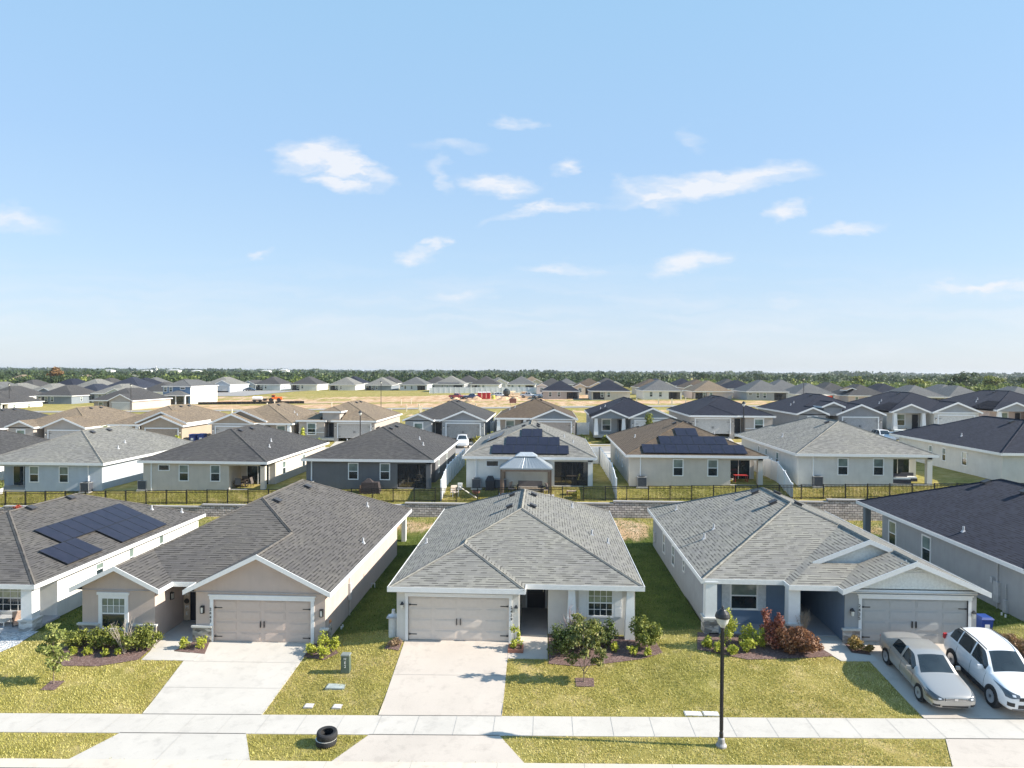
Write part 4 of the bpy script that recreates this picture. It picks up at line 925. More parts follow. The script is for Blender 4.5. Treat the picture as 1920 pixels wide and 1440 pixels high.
# ------------------------------------------------------------------ mulch beds
def mulch_mat():
    b = NB('mulch'); f = b.noise(9, 5, .8, 'World', (1, 2, 1)); g = b.noise(30, 3, .7, 'World')
    b.bump(f, 1, .05); return b.base(b.mix(.6, b.ramp(f, [(.3, (.09, .05, .045)), (.55, (.2, .135, .12)), (.75, (.44, .34, .31))]), b.ramp(g, [(.3, (.5, .5, .5)), (.7, (1.5, 1.5, 1.5))]), 'MULTIPLY'), .95, .1)
MUL = mulch_mat()
def bed(poly): HARD.append(poly); o = drape('mulch_bed', poly, .03, MUL); return o
bed([(-23.3, 33.0), (-22.6, 31.9), (-20.6, 31.9), (-19.0, 32.5), (-18.9, 34.4), (-23.2, 34.4)])
bed([(-17.75, 33.35), (-16.1, 33.1), (-16.4, 34.25), (-17.2, 34.25)])
bed([(-11.3, 33.0), (-10.2, 32.75), (-9.7, 33.3), (-10.3, 34.3), (-11.2, 34.3)])
bed([(-7.5, 33.3), (-6.75, 33.1), (-6.75, 33.95), (-7.4, 34)])
bed([(.3, 32.2), (1.8, 32.0), (4.5, 32.7), (5.6, 33.2), (5.3, 34.9), (.3, 35.1)])
bed([(7.2, 33.3), (9.3, 32.5), (12.0, 32.7), (13.3, 32.9), (12.3, 34.8), (7.6, 35.1)])
bed([(14.2, 33.2), (15.0, 33.0), (15.0, 34.0), (14.2, 34.1)]); bed([(20.45, 32.2), (22.2, 32.2), (22.2, 34.3), (20.45, 34.3)])
bed([(-21.95, 30.0), (-21.3, 30.0), (-21.3, 30.7), (-21.95, 30.7)]); bed([(1.45, 30.45), (2.25, 30.45), (2.25, 31.1), (1.45, 31.1)])
rk = NB('river_rock'); v_ = rk.n('ShaderNodeTexVoronoi', Scale=11.); g_ = rk.n('ShaderNodeNewGeometry'); rk.l(g_.outputs['Position'], v_.inputs[0]); s_ = rk.n('ShaderNodeSeparateColor'); rk.l(v_.outputs['Color'], s_.inputs[0])
rk.bump(v_.outputs['Distance'], 1, .05); rk.base(rk.ramp(s_.outputs[0], [(0, (.25, .26, .28)), (1, (.8, .79, .76))]), .8)
HARD.append([(-33.5, 33.0), (-26.3, 33.1), (-25.9, 33.9), (-26.1, 35.6), (-33.5, 35.7)]); o_ = drape('rock_bed', HARD[-1], .035, rk.m)

# ------------------------------------------------------------------ lawn tufts (real blades in the near lawns)
def inside(poly, x, y):
    sgn = None
    r = np.ones(len(x), bool); ar = sum(poly[i][0]*poly[(i+1) % len(poly)][1]-poly[(i+1) % len(poly)][0]*poly[i][1] for i in range(len(poly)))
    pp = poly if ar > 0 else poly[::-1]
    for i in range(len(pp)):
        A, B_ = pp[i], pp[(i+1) % len(pp)]; r &= ((B_[0]-A[0])*(y-A[1])-(B_[1]-A[1])*(x-A[0])) >= -.015
    return r
HOUSEP = [[(-22.95, 34.2), (-19.2, 34.2), (-19.2, 54.8), (-22.95, 54.8)], [(-19.2, 34.3), (-10.6, 34.3), (-10.6, 54.8), (-19.2, 54.8)], [(-7.1, 33.9), (4.6, 33.9), (4.6, 53), (-7.1, 53)], [(8.0, 34.9), (20.4, 34.9), (20.4, 52.8), (8.0, 52.8)], [(14.2, 34.0), (20.4, 34.0), (20.4, 36), (14.2, 36)], [(23.7, 35.7), (36.1, 35.7), (36.1, 54), (23.7, 54)], [(-38.4, 35.3), (-26.4, 35.3), (-26.4, 54), (-38.4, 54)]]
zgv = None
def zvec(x, y):
    """terrain height for arrays by bilinear lookup on the ground sheet"""
    global zgv
    X_, Y_ = np.array(XS, float), np.array(YS, float)
    if zgv is None: zgv = np.array([[zg(a, b) for a in XS] for b in YS])
    i = np.clip(np.searchsorted(X_, x)-1, 0, len(X_)-2); j = np.clip(np.searchsorted(Y_, y)-1, 0, len(Y_)-2)
    t = (x-X_[i])/(X_[i+1]-X_[i]); u = (y-Y_[j])/(Y_[j+1]-Y_[j])
    return (zgv[j, i]*(1-t)+zgv[j, i+1]*t)*(1-u)+(zgv[j+1, i]*(1-t)+zgv[j+1, i+1]*t)*u
def lawn(name, x0, x1, y0, y1, n, hgt_, wid, seed, mat, label, frees=HARD+HOUSEP):
    r = np.random.default_rng(seed); x = r.uniform(x0, x1, n); y = r.uniform(y0, y1, n); k = np.ones(n, bool)
    xj, yj = x+r.normal(0, .035, n), y+r.normal(0, .035, n)
    for P in frees: k &= ~inside(P, xj, yj)
    # thin, dry places
    fld = np.sin(x*.9+1.3*np.sin(y*.7))*np.sin(y*1.1+1.7*np.sin(x*.5+2))+.5*np.sin(x*2.7+y*1.9); k &= ~((fld > .8) & (r.random(n) < .7))
    x, y, fld = x[k], y[k], fld[k]; n = len(x); z = zvec(x, y)
    a = r.uniform(0, 6.283, n); s = hgt_*(.55+.8*r.random(n)); wv = wid*(.6+.8*r.random(n)); lean = r.uniform(.2, 1.2, n); b = a+r.normal(1.57, .5, n)
    dx, dy = np.cos(a)*wv/2, np.sin(a)*wv/2
    V = np.stack([np.stack([x-dx, y-dy, z-.01], 1), np.stack([x+dx, y+dy, z-.01], 1), np.stack([x+np.cos(b)*s*lean, y+np.sin(b)*s*lean, z+s], 1)], 1).reshape(-1, 3)
    fld = fld+1.3*np.sin(x*.23+.8*np.sin(y*.4)+1)*np.sin(y*.31+x*.11); tint = np.clip(.48+.15*fld+r.normal(0, .15, n), 0, 1)
    o = mesh_np(name, V, 3, tint, mat); return tag(o, label, 'grass', kind='stuff')
GRS = leafm((.50, .455, .12), (.78, .69, .33))
lawn('grass', -30, 26, 24.9, 35.5, 260000, .06, .034, 3, GRS, 'yellow green front lawns and verge with dry brown patches')
lawn('grass', -34, 34, 35.5, 61, 190000, .075, .04, 4, leafm((.10, .16, .03), (.26, .29, .07)), 'green side and rear yard grass between the near houses')  # greener blades, darkened so their colour carries the side-yard shade
lawn('grass', -52, 52, 61.6, 65.0, 60000, .08, .05, 5, leafm((.32, .32, .06), (.55, .48, .15)), 'lawn strip behind the black metal fence')

# ------------------------------------------------------------------ retaining wall and fences
rw = thing('retaining_wall', 'long grey segmental block retaining wall below the black fence', 'retaining wall', (0, 61.3, 0))
m = M(); cpm = M()
for i in range(-64, 68, 2):
    x0, x1 = float(i), float(i+2); z = zg(x0+1, 61.6)+.02; z = round(z/.2)*.2
    m.box(x0, x1, -.18, .16, min(zg(x0, 61), zg(x1, 61))-.4, z-.1); cpm.box(x0-.003, x1+.003, -.22, .2, z-.1, z)
m.build('block_face', blockwall((.52, .47, .46)), rw); cpm.build('coping', concrete((.42, .4, .4)), rw)
fe = thing('metal_fence', 'black aluminium picket fence running along the top of the block wall', 'fence', (0, 61.75, 0))
xs = np.arange(-52, 46, 1.85)
for i, x in enumerate(xs):
    z = zg(x, 61.8)-.02; M().box(x-.045, x+.045, -.045, .045, z-.3, z+1.27).frustum(x, 0, z+1.27, z+1.3, .05, .035, .01, .01).build('post', IRON, fe)
    if i+1 < len(xs):
        x2 = xs[i+1]; zz = zg((x+x2)/2, 61.8); k = M()
        for a in (.12, 1.0, 1.18): k.box(x+.03, x2-.03, -.02, .02, zz+a, zz+a+.045)
        for t in np.linspace(x+.13, x2-.13, 15): k.box(t-.014, t+.014, -.012, .012, zz+.06, zz+1.18)
        k.build('picket_panel', IRON, fe)
def vinyl(label, pts, hts, group='white vinyl privacy fences'):
    f = thing('vinyl_fence', label, 'fence', (pts[0][0], pts[0][1], 0), group=group); ox, oy = pts[0]
    for (A, B_) in zip(pts, pts[1:]):
        L_ = math.dist(A, B_); n = max(1, round(L_/2.0)); ex = ((B_[0]-A[0])/L_, (B_[1]-A[1])/L_, 0); nn = (-ex[1], ex[0], 0)
        for k in range(n+1):
            x, y = A[0]+ex[0]*L_*k/n, A[1]+ex[1]*L_*k/n; z = zg(x, y); hh = hts(x, y)
            M().frustum(x-ox, y-oy, z-.3, z+hh+.06, .065, .065, .065, .065).frustum(x-ox, y-oy, z+hh+.06, z+hh+.12, .08, .08, .02, .02).build('post', VINYL, f)
            if k < n:
                x2, y2 = A[0]+ex[0]*L_*(k+1)/n, A[1]+ex[1]*L_*(k+1)/n; z2 = zg(x2, y2); h2 = hts(x2, y2); w = L_/n; q_ = M(); q_.frame((x-ox, y-oy, 0), ex, nn, (0, 0, 1))
                nb = max(3, int(w/.18))
                for b in range(nb):
                    u0, u1 = w*b/nb+.01, w*(b+1)/nb-.01; t = (b+.5)/nb; za = z+(z2-z)*t; hb = hh+(h2-hh)*t
                    q_.box(u0, u1, -.012, .012, za+.05, za+hb-.05)
                for hz in (.05, 1):
                    q_.poly([(.06, -.03, z+(hh-.12 if hz == 1 else .03)), (w-.06, -.03, z2+(h2-.12 if hz == 1 else .03)), (w-.06, -.03, z2+(h2 if hz == 1 else .15)), (.06, -.03, z+(hh if hz == 1 else .15))])
                    q_.poly([(.06, .03, z+(hh-.12 if hz == 1 else .03)), (w-.06, .03, z2+(h2-.12 if hz == 1 else .03)), (w-.06, .03, z2+(h2 if hz == 1 else .15)), (.06, .03, z+(hh if hz == 1 else .15))][::-1])
                    if hz == 1: q_.poly([(.06, -.03, z+hh), (w-.06, -.03, z2+h2), (w-.06, .03, z2+h2), (.06, .03, z+hh)])
                q_.build('fence_panel', VINYL, f)
full = lambda x, y: 1.83
vinyl('white privacy fence between the charcoal house and the white solar house', [(-8.95, 61.9), (-8.95, 80)], full)
vinyl('white privacy fence right of the white solar house', [(6.3, 61.9), (6.3, 80), (4.8, 80)], full)
vinyl('white privacy fence dropping in height between the cream and off white houses', [(21.3, 61.9), (21.3, 79)], lambda x, y: 1.25 if y < 62.5 else min(1.83, 1.25+(y-62.5)*.3))
vinyl('white fence enclosure beside the dark roofed grey house with the batten gable', [(-7.9, 111), (-7.9, 125), (-8.5, 125)], full); vinyl('white fence return across the yard beside the batten gable house', [(-11.2+2.9, 111), (-8.0, 111)], full)
vinyl('white fence enclosure beside the black roofed house with the pale porch gable', [(6.8, 108), (4.9, 108), (4.9, 126)], full)
vinyl('long white fence behind the building site in the middle distance', [(-44, 272), (14, 272)], lambda x, y: 2.3)
# ------------------------------------------------------------------ plants near
YG = ((.38, .42, .05), (.68, .64, .12)); DG = ((.07, .1, .025), (.2, .26, .06)); MG = ((.16, .19, .035), (.42, .42, .1)); RD = ((.25, .085, .06), (.46, .22, .14)); CO = ((.3, .2, .06), (.5, .36, .12)); LG = ((.24, .28, .07), (.5, .5, .2))
RD2 = ((.22, .1, .05), (.46, .27, .15))
_sd = [100]
BARK = plain((.26, .2, .15), .9, 0., .25, 12.); TWIG = plain((.42, .36, .3), .8, 0., .15)
def shrub(label, x, y, r, h, cols, n=420, leaf=.07, group=None, name='shrub', blobs=None, cat='shrub', stems=3, aspect=1.7):
    _sd[0] += 1; z = zg(x, y); t = thing(name, label, cat, (x, y, z), group=group); rr = random.Random(_sd[0])
    if y < 40:
        r, h, n = r*1.2, h*1.1, int(n*1.35)
        if blobs: blobs = [(b[0]*1.1, b[1]*1.1, b[2]*1.05, b[3]*1.15, b[4]*1.15, b[5]*1.1) for b in blobs]
    if blobs is None:
        k = 4 if r > .35 else 2
        blobs = [(rr.uniform(-.4, .4)*r, rr.uniform(-.4, .4)*r, h*rr.uniform(.4, .68), r*rr.uniform(.5, .75), r*rr.uniform(.5, .75), h*rr.uniform(.3, .42)) for _ in range(k)]+[(0, 0, h*.4, r*.75, r*.75, h*.38)]
    V, T = foliage_np(blobs, int(n*1.25), leaf*.88, _sd[0], aspect); mesh_np('foliage', V, 4, T, leafm(*cols), t)
    m = M()
    for k in range(stems):
        b = blobs[k % len(blobs)]; m.tube([(0, 0, -.1), (b[0]*.5, b[1]*.5, b[2]*.5), (b[0], b[1], b[2])], .018, 5, .008)
    m.build('stems', BARK, t); return t
def bare(label, x, y, h, n, seed, mat=TWIG, leaves=None, name='bare_shrub', spread=.5):
    z = zg(x, y); t = thing(name, label, 'shrub', (x, y, z)); rr = random.Random(seed); m = M()
    for _ in range(n):
        a = rr.uniform(0, 6.28); s = rr.uniform(.2, 1)*spread; e = Vector((math.cos(a)*s, math.sin(a)*s*.7, h*rr.uniform(.6, 1))); c = e*.5+Vector((0, 0, .1)); m.tube([(0, 0, 0), c, e], .016, 4, .005)
        for _ in range(4):
            q_ = c+(e-c)*rr.random(); m.tube([q_, q_+Vector((rr.uniform(-.2, .2), rr.uniform(-.2, .2), rr.uniform(.05, .3)))], .006, 3, .003)
    m.build('branches', mat, t)
    if leaves: V, T = foliage_np([(0, 0, h*.75, spread*.7, spread*.5, h*.3)], leaves, .05, seed); mesh_np('foliage', V, 4, T, leafm(*RD), t)
def young_tree(label, x, y, h, blobs, cols, n, leaf, name='young_tree', group=None, tr=.035, aspect=1.8):
    _sd[0] += 1; z = zg(x, y); t = thing(name, label, 'tree', (x, y, z), group=group); m = M(); m.tube([(0, 0, -.1), (.02, 0, h*.35), (-.03, .01, h*.65), (.01, 0, h*.95)], tr, 7, tr*.35)
    for b in blobs: m.tube([(0, 0, max(.2, b[2]-.5*abs(b[0])-.35)), (b[0]*.6, b[1]*.6, b[2]-.1), (b[0], b[1], b[2])], tr*.5, 5, .006)
    m.build('trunk', BARK, t); V, T = foliage_np(blobs, n, leaf, _sd[0], aspect); mesh_np('crown', V, 4, T, leafm(*cols), t); return t
young_tree('young magnolia tree with glossy green leaves on the lawn right of the centre driveway', 1.8, 30.8, 3.0,
           [(.55, 0, .95, .4, .4, .22), (-.45, .1, 1.05, .42, .4, .22), (.75, .1, 1.3, .35, .35, .25), (.1, 0, 1.25, .3, .4, .2), (-.5, 0, 1.8, .42, .4, .3), (.25, 0, 1.75, .4, .4, .28), (.65, 0, 2.0, .36, .35, .28), (-.1, 0, 2.35, .42, .35, .26), (-.25, 0, 2.85, .3, .25, .2), (.3, 0, 2.6, .22, .2, .2)], ((.12, .145, .035), (.42, .38, .14)), 1700, .085)
young_tree('slim young tree with yellow green leaves on the leftmost lawn', -21.7, 30.5, 2.8,
           [(.05, 0, .8, .3, .3, .3), (.15, 0, 1.2, .5, .45, .35), (-.1, 0, 1.6, .55, .45, .4), (.1, 0, 2.1, .5, .4, .35), (0, 0, 2.55, .3, .3, .25)], LG, 1300, .08)
# hedge below the left gable window: individual bushes
for i, (x, y, r, h) in enumerate([(-22.6, 33.5, .62, .95), (-21.7, 33.55, .6, 1.0), (-20.8, 33.5, .6, .95)]):
    shrub(['dark green hedge bush at the left end below the gable window', 'dark green hedge bush directly below the gable window', 'dark green hedge bush right of the gable window'][i], x, y, r, h, MG, 900, .07, 'hedge bushes below the gable window')
shrub('large rounded green shrub at the right corner of the left gable wing', -19.4, 33.3, .78, 1.25, MG, 1500, .075)
bare('pale leafless twiggy shrub standing between the hedge and the rounded shrub', -20.0, 33.0, 1.7, 16, 5, spread=.8)
for i, x in enumerate((-22.3, -21.65, -20.75, -20.2)):
    shrub(['leftmost', 'second', 'third', 'rightmost'][i]+' small yellow green shrub on the mulch before the dark hedge', x, 32.75+.1*(i % 2), .22, .42, YG, 200, .055, 'small shrubs before the hedge')
shrub('left one of two small bright shrubs beside the garage stonework', -17.35, 33.6, .27, .55, YG, 260, .06, 'small shrubs beside the garage stonework')
shrub('right one of two small bright shrubs beside the garage stonework', -16.55, 33.65, .28, .58, YG, 260, .06, 'small shrubs beside the garage stonework')
for i, (x, y, r, h) in enumerate([(-11.0, 33.2, .3, .55), (-10.55, 33.75, .33, .85), (-10.35, 33.0, .33, .6), (-9.95, 33.5, .3, .7)]):
    shrub(['frontmost left', 'tallest', 'frontmost right', 'rearmost right'][i]+' yellow green shrub of the four right of the brown garage', x, y, r, h, YG, 330, .06, 'shrubs right of the brown garage')
shrub('low reddish ground shrub at the left foot of the centre garage', -7.05, 33.55, .35, .35, ((.3, .2, .12), (.45, .36, .2)), 300, .06)
pt = thing('planter', 'low red brick edged planter beside the centre garage door', 'planter', (-1.25, 33.4, zg(-1.25, 33.4)))
m = M(); [m.box(a, b, c, d, -.1, .14) for a, b, c, d in ((-.36, .36, -.36, -.28), (-.36, .36, .28, .36), (-.36, -.28, -.28, .28), (.28, .36, -.28, .28))]; m.build('brick_edging', plain((.3, .13, .09), .9, 0., .3, 20.), pt)
M().box(-.28, .28, -.28, .28, -.1, .08).build('soil', MUL, pt)
shrub('spindly shrub with yellow leaves growing in the brick edged planter', -1.25, 33.4, .3, 1.25, YG, 330, .06, blobs=[(0, 0, .35, .3, .28, .25), (.1, 0, .75, .12, .1, .3), (-.1, 0, .95, .16, .1, .25)])
shrub('large dark green shrub at the right edge of the centre walkway', .95, 32.85, .85, 1.55, DG, 2400, .07)
shrub('dark green shrub between the magnolia and the left porch column', 2.1, 33.5, .85, 1.45, MG, 2200, .07)
bare('leafless purple grey shrub before the left tapered porch column', 1.35, 33.6, 2.15, 22, 9, plain((.34, .27, .27), .8), spread=.6)
shrub('dark green shrub below the shuttered window of the centre house', 3.0, 33.8, .5, 1.2, DG, 900, .07)
shrub('tall green shrub at the right corner of the centre house', 4.75, 33.6, .72, 1.5, MG, 1700, .08)
for i, (x, y) in enumerate([(3.4, 33.35), (4.15, 33.05), (4.85, 32.95)]):
    shrub(['left', 'middle', 'right'][i]+' one of three small yellow green shrubs on the mulch under the shuttered window', x, y, .22, .5, YG, 240, .055, 'small shrubs under the shuttered window')
for i, (x, y, r, h) in enumerate([(7.75, 33.5, .26, .6), (8.15, 33.1, .24, .5), (8.75, 32.9, .25, .55), (8.7, 33.7, .38, 1.6), (9.5, 33.2, .3, .7), (9.6, 33.9, .32, 1.0), (10.15, 33.6, .34, .95)]):
    shrub(['leftmost', 'second from left low', 'front low', 'tallest columnar', 'middle low', 'middle rear', 'rightmost'][i]+' yellow green shrub in the bed before the blue porch', x, y, r, h, YG, int(500*h), .06, 'green shrubs before the blue porch', blobs=[(0, 0, h*.5, r, r, h*.48)])
shrub('tall copper red shrub with upright plumes before the blue porch', 10.7, 33.5, .6, 2.0, RD, 1300, .075, blobs=[(0, 0, .6, .55, .5, .5), (-.25, 0, 1.3, .2, .2, .55), (.35, 0, 1.2, .22, .2, .45), (.1, 0, 1.0, .4, .3, .3)])
shrub('broad rounded copper red shrub left of the walkway to the blue entry', 11.8, 33.2, 1.0, 1.2, RD2, 3000, .075, blobs=[(-.4, 0, .55, .65, .6, .5), (.4, -.1, .5, .65, .55, .48), (0, .1, .8, .6, .5, .35)])
bare('upright bare stemmed shrub beside the entry column of the blue porch', 12.4, 34.3, 1.5, 26, 13, plain((.36, .28, .2), .8), spread=.38)
shrub('orange and green croton shrub at the left corner of the grey garage', 14.55, 33.45, .42, .62, CO, 650, .07)
shrub('small orange tinted croton shrub beside the walkway next to the grey garage', 15.0, 33.25, .25, .4, CO, 260, .06)
shrub('wide pinkish red and green shrub right of the white car, by the blue bin', 21.4, 33.1, .85, 1.0, ((.26, .17, .08), (.5, .3, .2)), 1900, .075, blobs=[(-.35, .2, .5, .55, .5, .42), (.3, -.2, .45, .6, .5, .4)])
shrub('small green shrub at the left edge beside the river rock', -27.0, 33.0, .3, .5, YG, 260, .06)

# ------------------------------------------------------------------ street lamp, tyres, boxes
def street_lamp(label, x, y, hgt_=5.0, group=None):
    t = thing('street_lamp', label, 'street lamp', (x, y, zg(x, y)), group=group)
    M().lathe([(.2, -.1), (.2, .06), (.14, .14), (.12, .3), (.085, .34)], 16).build('base', plain((.3, .29, .29), .6), t)
    m = M(); m.lathe([(.078, .3), (.078, .5), (.062, .55), (.055, hgt_-.75), (.08, hgt_-.72), (.08, hgt_-.68), (.05, hgt_-.66)], 12)
    for k in range(8): a = k*math.pi/4; m.box(.06*math.cos(a)-.008, .06*math.cos(a)+.008, .06*math.sin(a)-.008, .06*math.sin(a)+.008, .6, hgt_-.8)
    m.build('pole', plain((.05, .045, .045), .45, .3), t)
    M().lathe([(.07, hgt_-.66), (.19, hgt_-.5), (.245, hgt_-.32), (.25, hgt_-.26)], 20).build('globe', plain((.62, .62, .58), .12), t)
    M().lathe([(.27, hgt_-.3), (.27, hgt_-.25), (.235, hgt_-.14), (.12, hgt_-.03), (.1, hgt_), (.05, hgt_+.02), (.03, hgt_+.1), (.001, hgt_+.14)], 20).build('lamp_cap', BLACK, t)
    return t
street_lamp('black post lamp with a globe lantern on the verge in the right foreground', 6.56, 26.15, 5.05)
def tyre(label, x, y, z, rx=0):
    t = thing('tyre', label, 'tyre', (x, y, z), rot=(rx, 0, .3), group='tyres stacked on the verge')
    pr = [(.21, .015), (.29, 0), (.33, .02), (.345, .06), (.345, .15), (.33, .2), (.29, .225), (.21, .21), (.2, .19), (.26, .16), (.27, .11), (.26, .06), (.2, .035), (.21, .015)]
    m = M(); m.lathe(pr[:-1]+[pr[-1]], 36); o = m.build('tread', RUBBER, t, smooth=True)
    return t, pr
tz = zg(-8.04, 26.05)+.03
m0 = tyre('lower black tyre of the stack on the grass verge', -8.04, 26.05, tz); M().lathe([(.346, .2), (.346, .207)], 36).build('white_stripe', plain((.75, .75, .72), .6), m0[0])
u_ = tyre('upper black tyre of the stack on the grass verge', -8.01, 26.06, tz+.25, .12)
m0[0].scale = u_[0].scale = (1.12, 1.12, 1.12)
t = thing('utility_pedestal', 'dark green utility pedestal with a white marking on the lawn left of the centre driveway', 'utility box', (-8.85, 31.58, zg(-8.85, 31.58)))
M().frustum(0, 0, -.1, .78, .2, .17, .18, .15).build('cabinet', plain((.09, .12, .09), .6), t); M().frustum(0, 0, .78, .84, .21, .18, .19, .16).build('cap', plain((.2, .22, .2), .6), t)
for k, c in enumerate('HE2'): text_obj(c, .16, WHITE, t, (0, -.176, .6-.17*k), name='marking')
def lid(label, x, y, w, d, c, h=.03):
    t = thing('valve_box', label, 'valve box', (x, y, zg(x, y))); M().box(-w/2, w/2, -d/2, d/2, -.1, h).build('lid', plain(c, .7, 0., .15), t); M().box(-w/2-.04, w/2+.04, -d/2-.04, d/2+.04, -.1, h-.012).build('rim', plain(mulc(c, .6), .8), t)
lid('grey green valve box lid in the lawn below the utility pedestal', -8.95, 30.4, .75, .42, (.36, .4, .38), .05)
lid('small white valve lid in the lawn near the pavement, left of its twin', -9.68, 29.0, .3, .28, (.68, .64, .62), .05); lid('small white valve lid in the lawn near the pavement, right of its twin', -8.47, 28.95, .3, .28, (.68, .64, .62), .05)
lid('long white meter box lid at the pavement edge just left of the street lamp', 6.05, 28.6, .62, .3, (.74, .72, .7), .05); lid('white meter box lid at the pavement edge partly behind the street lamp', 6.75, 28.6, .55, .3, (.74, .72, .7), .05)
t = thing('storage_tank', 'white round topped water tank at the left side of the centre garage', 'water tank', (-7.32, 34.55, zg(-7.32, 34.55)))
M().lathe([(.24, -.1), (.24, 1.0), (.2, 1.06), (.1, 1.1), (.08, 1.32), (.001, 1.34)], 18).build('tank', plain((.66, .66, .66), .4), t); M().box(-.28, .22, -.3, .2, .95, 1.02).build('rim', plain((.4, .4, .42), .4), t)
def bin_(label, x, y, c, group=None, rz=0, s=1.):
    t = thing('wheelie_bin', label, 'bin', (x, y, zg(x, y)), rz, group); t.scale = (s, s, s)
    M().frustum(0, 0, .06, .98, .24, .27, .3, .36).build('body', plain(c, .5), t); M().frustum(0, -.01, .98, 1.08, .33, .4, .26, .32).build('lid', plain(mulc(c, .8), .45), t)
    m = M(); [m.lathe([(.12, -.03), (.12, .03)], 14, (s_*.26, .26, .12), 'x') for s_ in (-1, 1)]; m.build('wheel', RUBBER, t); M().box(-.28, .28, .38, .43, .93, .97).build('handle', plain(c, .5), t)
    if c[2] > .1: M().box(-.12, .12, -.345, -.335, .5, .72).build('sticker', WHITE, t)
bin_('bright blue recycling bin behind the pinkish shrub at the right side of the blue house', 21.15, 35.0, (.015, .06, .3), s=.92)
# porch furniture, left edge house
def chair(label, x, y, z, rz, c=(.03, .025, .025), group=None, seat=(.35, .28, .24)):
    t = thing('patio_chair', label, 'chair', (x, y, z), rz, group); M().box(-.28, .28, -.28, .28, .36, .46).build('seat', plain(seat, .8), t); M().frame((0, .27, .45), (1, 0, 0), (0, .96, .26), (0, -.26, .96)).box(-.28, .28, -.03, .03, 0, .55).build('backrest', plain(seat, .8), t)
    for a in (-.27, .27):
        for b in (-.26, .26): M().box(a-.02, a+.02, b-.02, b+.02, 0, .62 if b < 0 else .4).build('leg', plain(c, .5), t)
        M().box(a-.03, a+.03, -.28, .28, .62, .65).build('armrest', plain(c, .5), t)
chair('dark framed chair with tan cushions nearest the column on the leftmost porch', -27.7, 36.3, -.83, .7, group='chairs on the leftmost porch', seat=(.5, .36, .28)); chair('dark framed chair at the left frame edge on the leftmost porch', -29.3, 36.4, -.83, -.4, group='chairs on the leftmost porch')
def table(label, x, y, z, w=.9, d=.9, h=.72, c=(.1, .08, .07), name='patio_table'):
    t = thing(name, label, 'table', (x, y, z)); M().box(-w/2, w/2, -d/2, d/2, h-.05, h).build('tabletop', plain(c, .5), t)
    for a in (-1, 1):
        for b in (-1, 1): M().box(a*(w/2-.05)-.025, a*(w/2-.05)+.025, b*(d/2-.05)-.025, b*(d/2-.05)+.025, 0, h-.05).build('leg', plain(c, .5), t)
table('small dark side table with a white top between the porch chairs at far left', -28.5, 36.2, -.83, .6, .6, .55, (.6, .58, .55))

# ------------------------------------------------------------------ back yards behind the fence
def ac(label, x, y, z=None, side=0):
    t = thing('air_conditioner', label, 'air conditioner', (x, y, zg(x, y) if z is None else z), group='air conditioner units behind the fenced houses')
    M().box(-.5, .5, -.5, .5, -.25, .06).build('pad', concrete((.6, .58, .55)), t); m = M(); m.box(-.4, .4, -.4, .4, .06, .88)
    for k in range(9): m.box(-.41, .41, -.41, .41, .12+k*.085, .135+k*.085)
    m.build('louvred_case', plain((.07, .075, .09), .5), t); m = M(); m.box(-.43, .43, -.43, .43, .88, .92); [m.box(a-.02, a+.02, b-.02, b+.02, .06, .9) for a in (-.4, .4) for b in (-.4, .4)]; m.build('frame', plain((.3, .3, .3), .5), t)
    M().lathe([(.33, .94), (.33, .955), (.05, .96)], 20).build('fan_grille', BLACK, t)
ac('air conditioner at the right end of the pale blue grey wall', -42.9, 65.0); ac('air conditioner beside the left corner of the beige house', -37.6, 65.4); ac('air conditioner mostly hidden behind the foreground ridge at the charcoal house', -21.6, 64.6)
ac('air conditioner at the left corner of the white solar house', -6.1, 65.0); ac('air conditioner with white corners below the solar panels of the cream house', 8.9, 65.0); ac('air conditioner at the left corner of the off white house', 24.4, 64.7)
g = thing('gazebo', 'hardtop gazebo with a two tier grey metal roof and tan curtains behind the fence', 'gazebo', (-1.55, 63.9, zg(-1.55, 63.7)))
ga, gb, gh = 2.35, 1.35, 2.35; MET = plain((.33, .36, .38), .4, .3, .06); BRZ = plain((.16, .1, .065), .5)
m = M(); o1 = [(-ga, -gb, gh), (ga, -gb, gh), (ga, gb, gh), (-ga, gb, gh)]; o2 = [(-.85, -.5, gh+.95), (.85, -.5, gh+.95), (.85, .5, gh+.95), (-.85, .5, gh+.95)]
for k in range(4): m.poly([o1[k], o1[(k+1) % 4], o2[(k+1) % 4], o2[k]])
m.poly(o1[::-1]); m.box(-ga-.03, ga+.03, -gb-.03, -gb, gh-.1, gh+.02); m.box(-ga-.03, ga+.03, gb, gb+.03, gh-.1, gh+.02)
for k in range(1, 14): t_ = k/14; x_ = -ga+2*ga*t_; xt = max(-.85, min(.85, x_*.36)); m.tube([(x_, -gb, gh+.015), (xt, -.5, gh+.965)], .015, 4)
m.build('roof', MET, g); M().frustum(0, 0, gh+.98, gh+1.28, 1.0, .62, .55, .22).build('upper_roof', plain((.45, .48, .5), .4, .2), g)
for a in (-1, 1):
    for b in (-1, 1):
        M().box(a*2.2-.06, a*2.2+.06, b*1.2-.06, b*1.2+.06, -.2, gh-.05).build('post', BRZ, g)
        cu2 = M(); [cu2.tube([(a*(2.08-.06*k), b*1.2, .15), (a*(2.08-.05*k), b*1.2+.02*(k % 2), gh-.3)], .035, 6) for k in range(3)]; cu2.build('curtain', plain((.3, .21, .15), .9), g)
M().box(-2.2, 2.2, -1.24, -1.18, gh-.3, gh-.1).build('valance', plain((.34, .25, .21), .9), g); M().box(-2.4, 2.5, -1.5, 1.5, -.35, -.02).build('floor', concrete((.5, .5, .52)), g)
gz0 = zg(-1.55, 63.7)
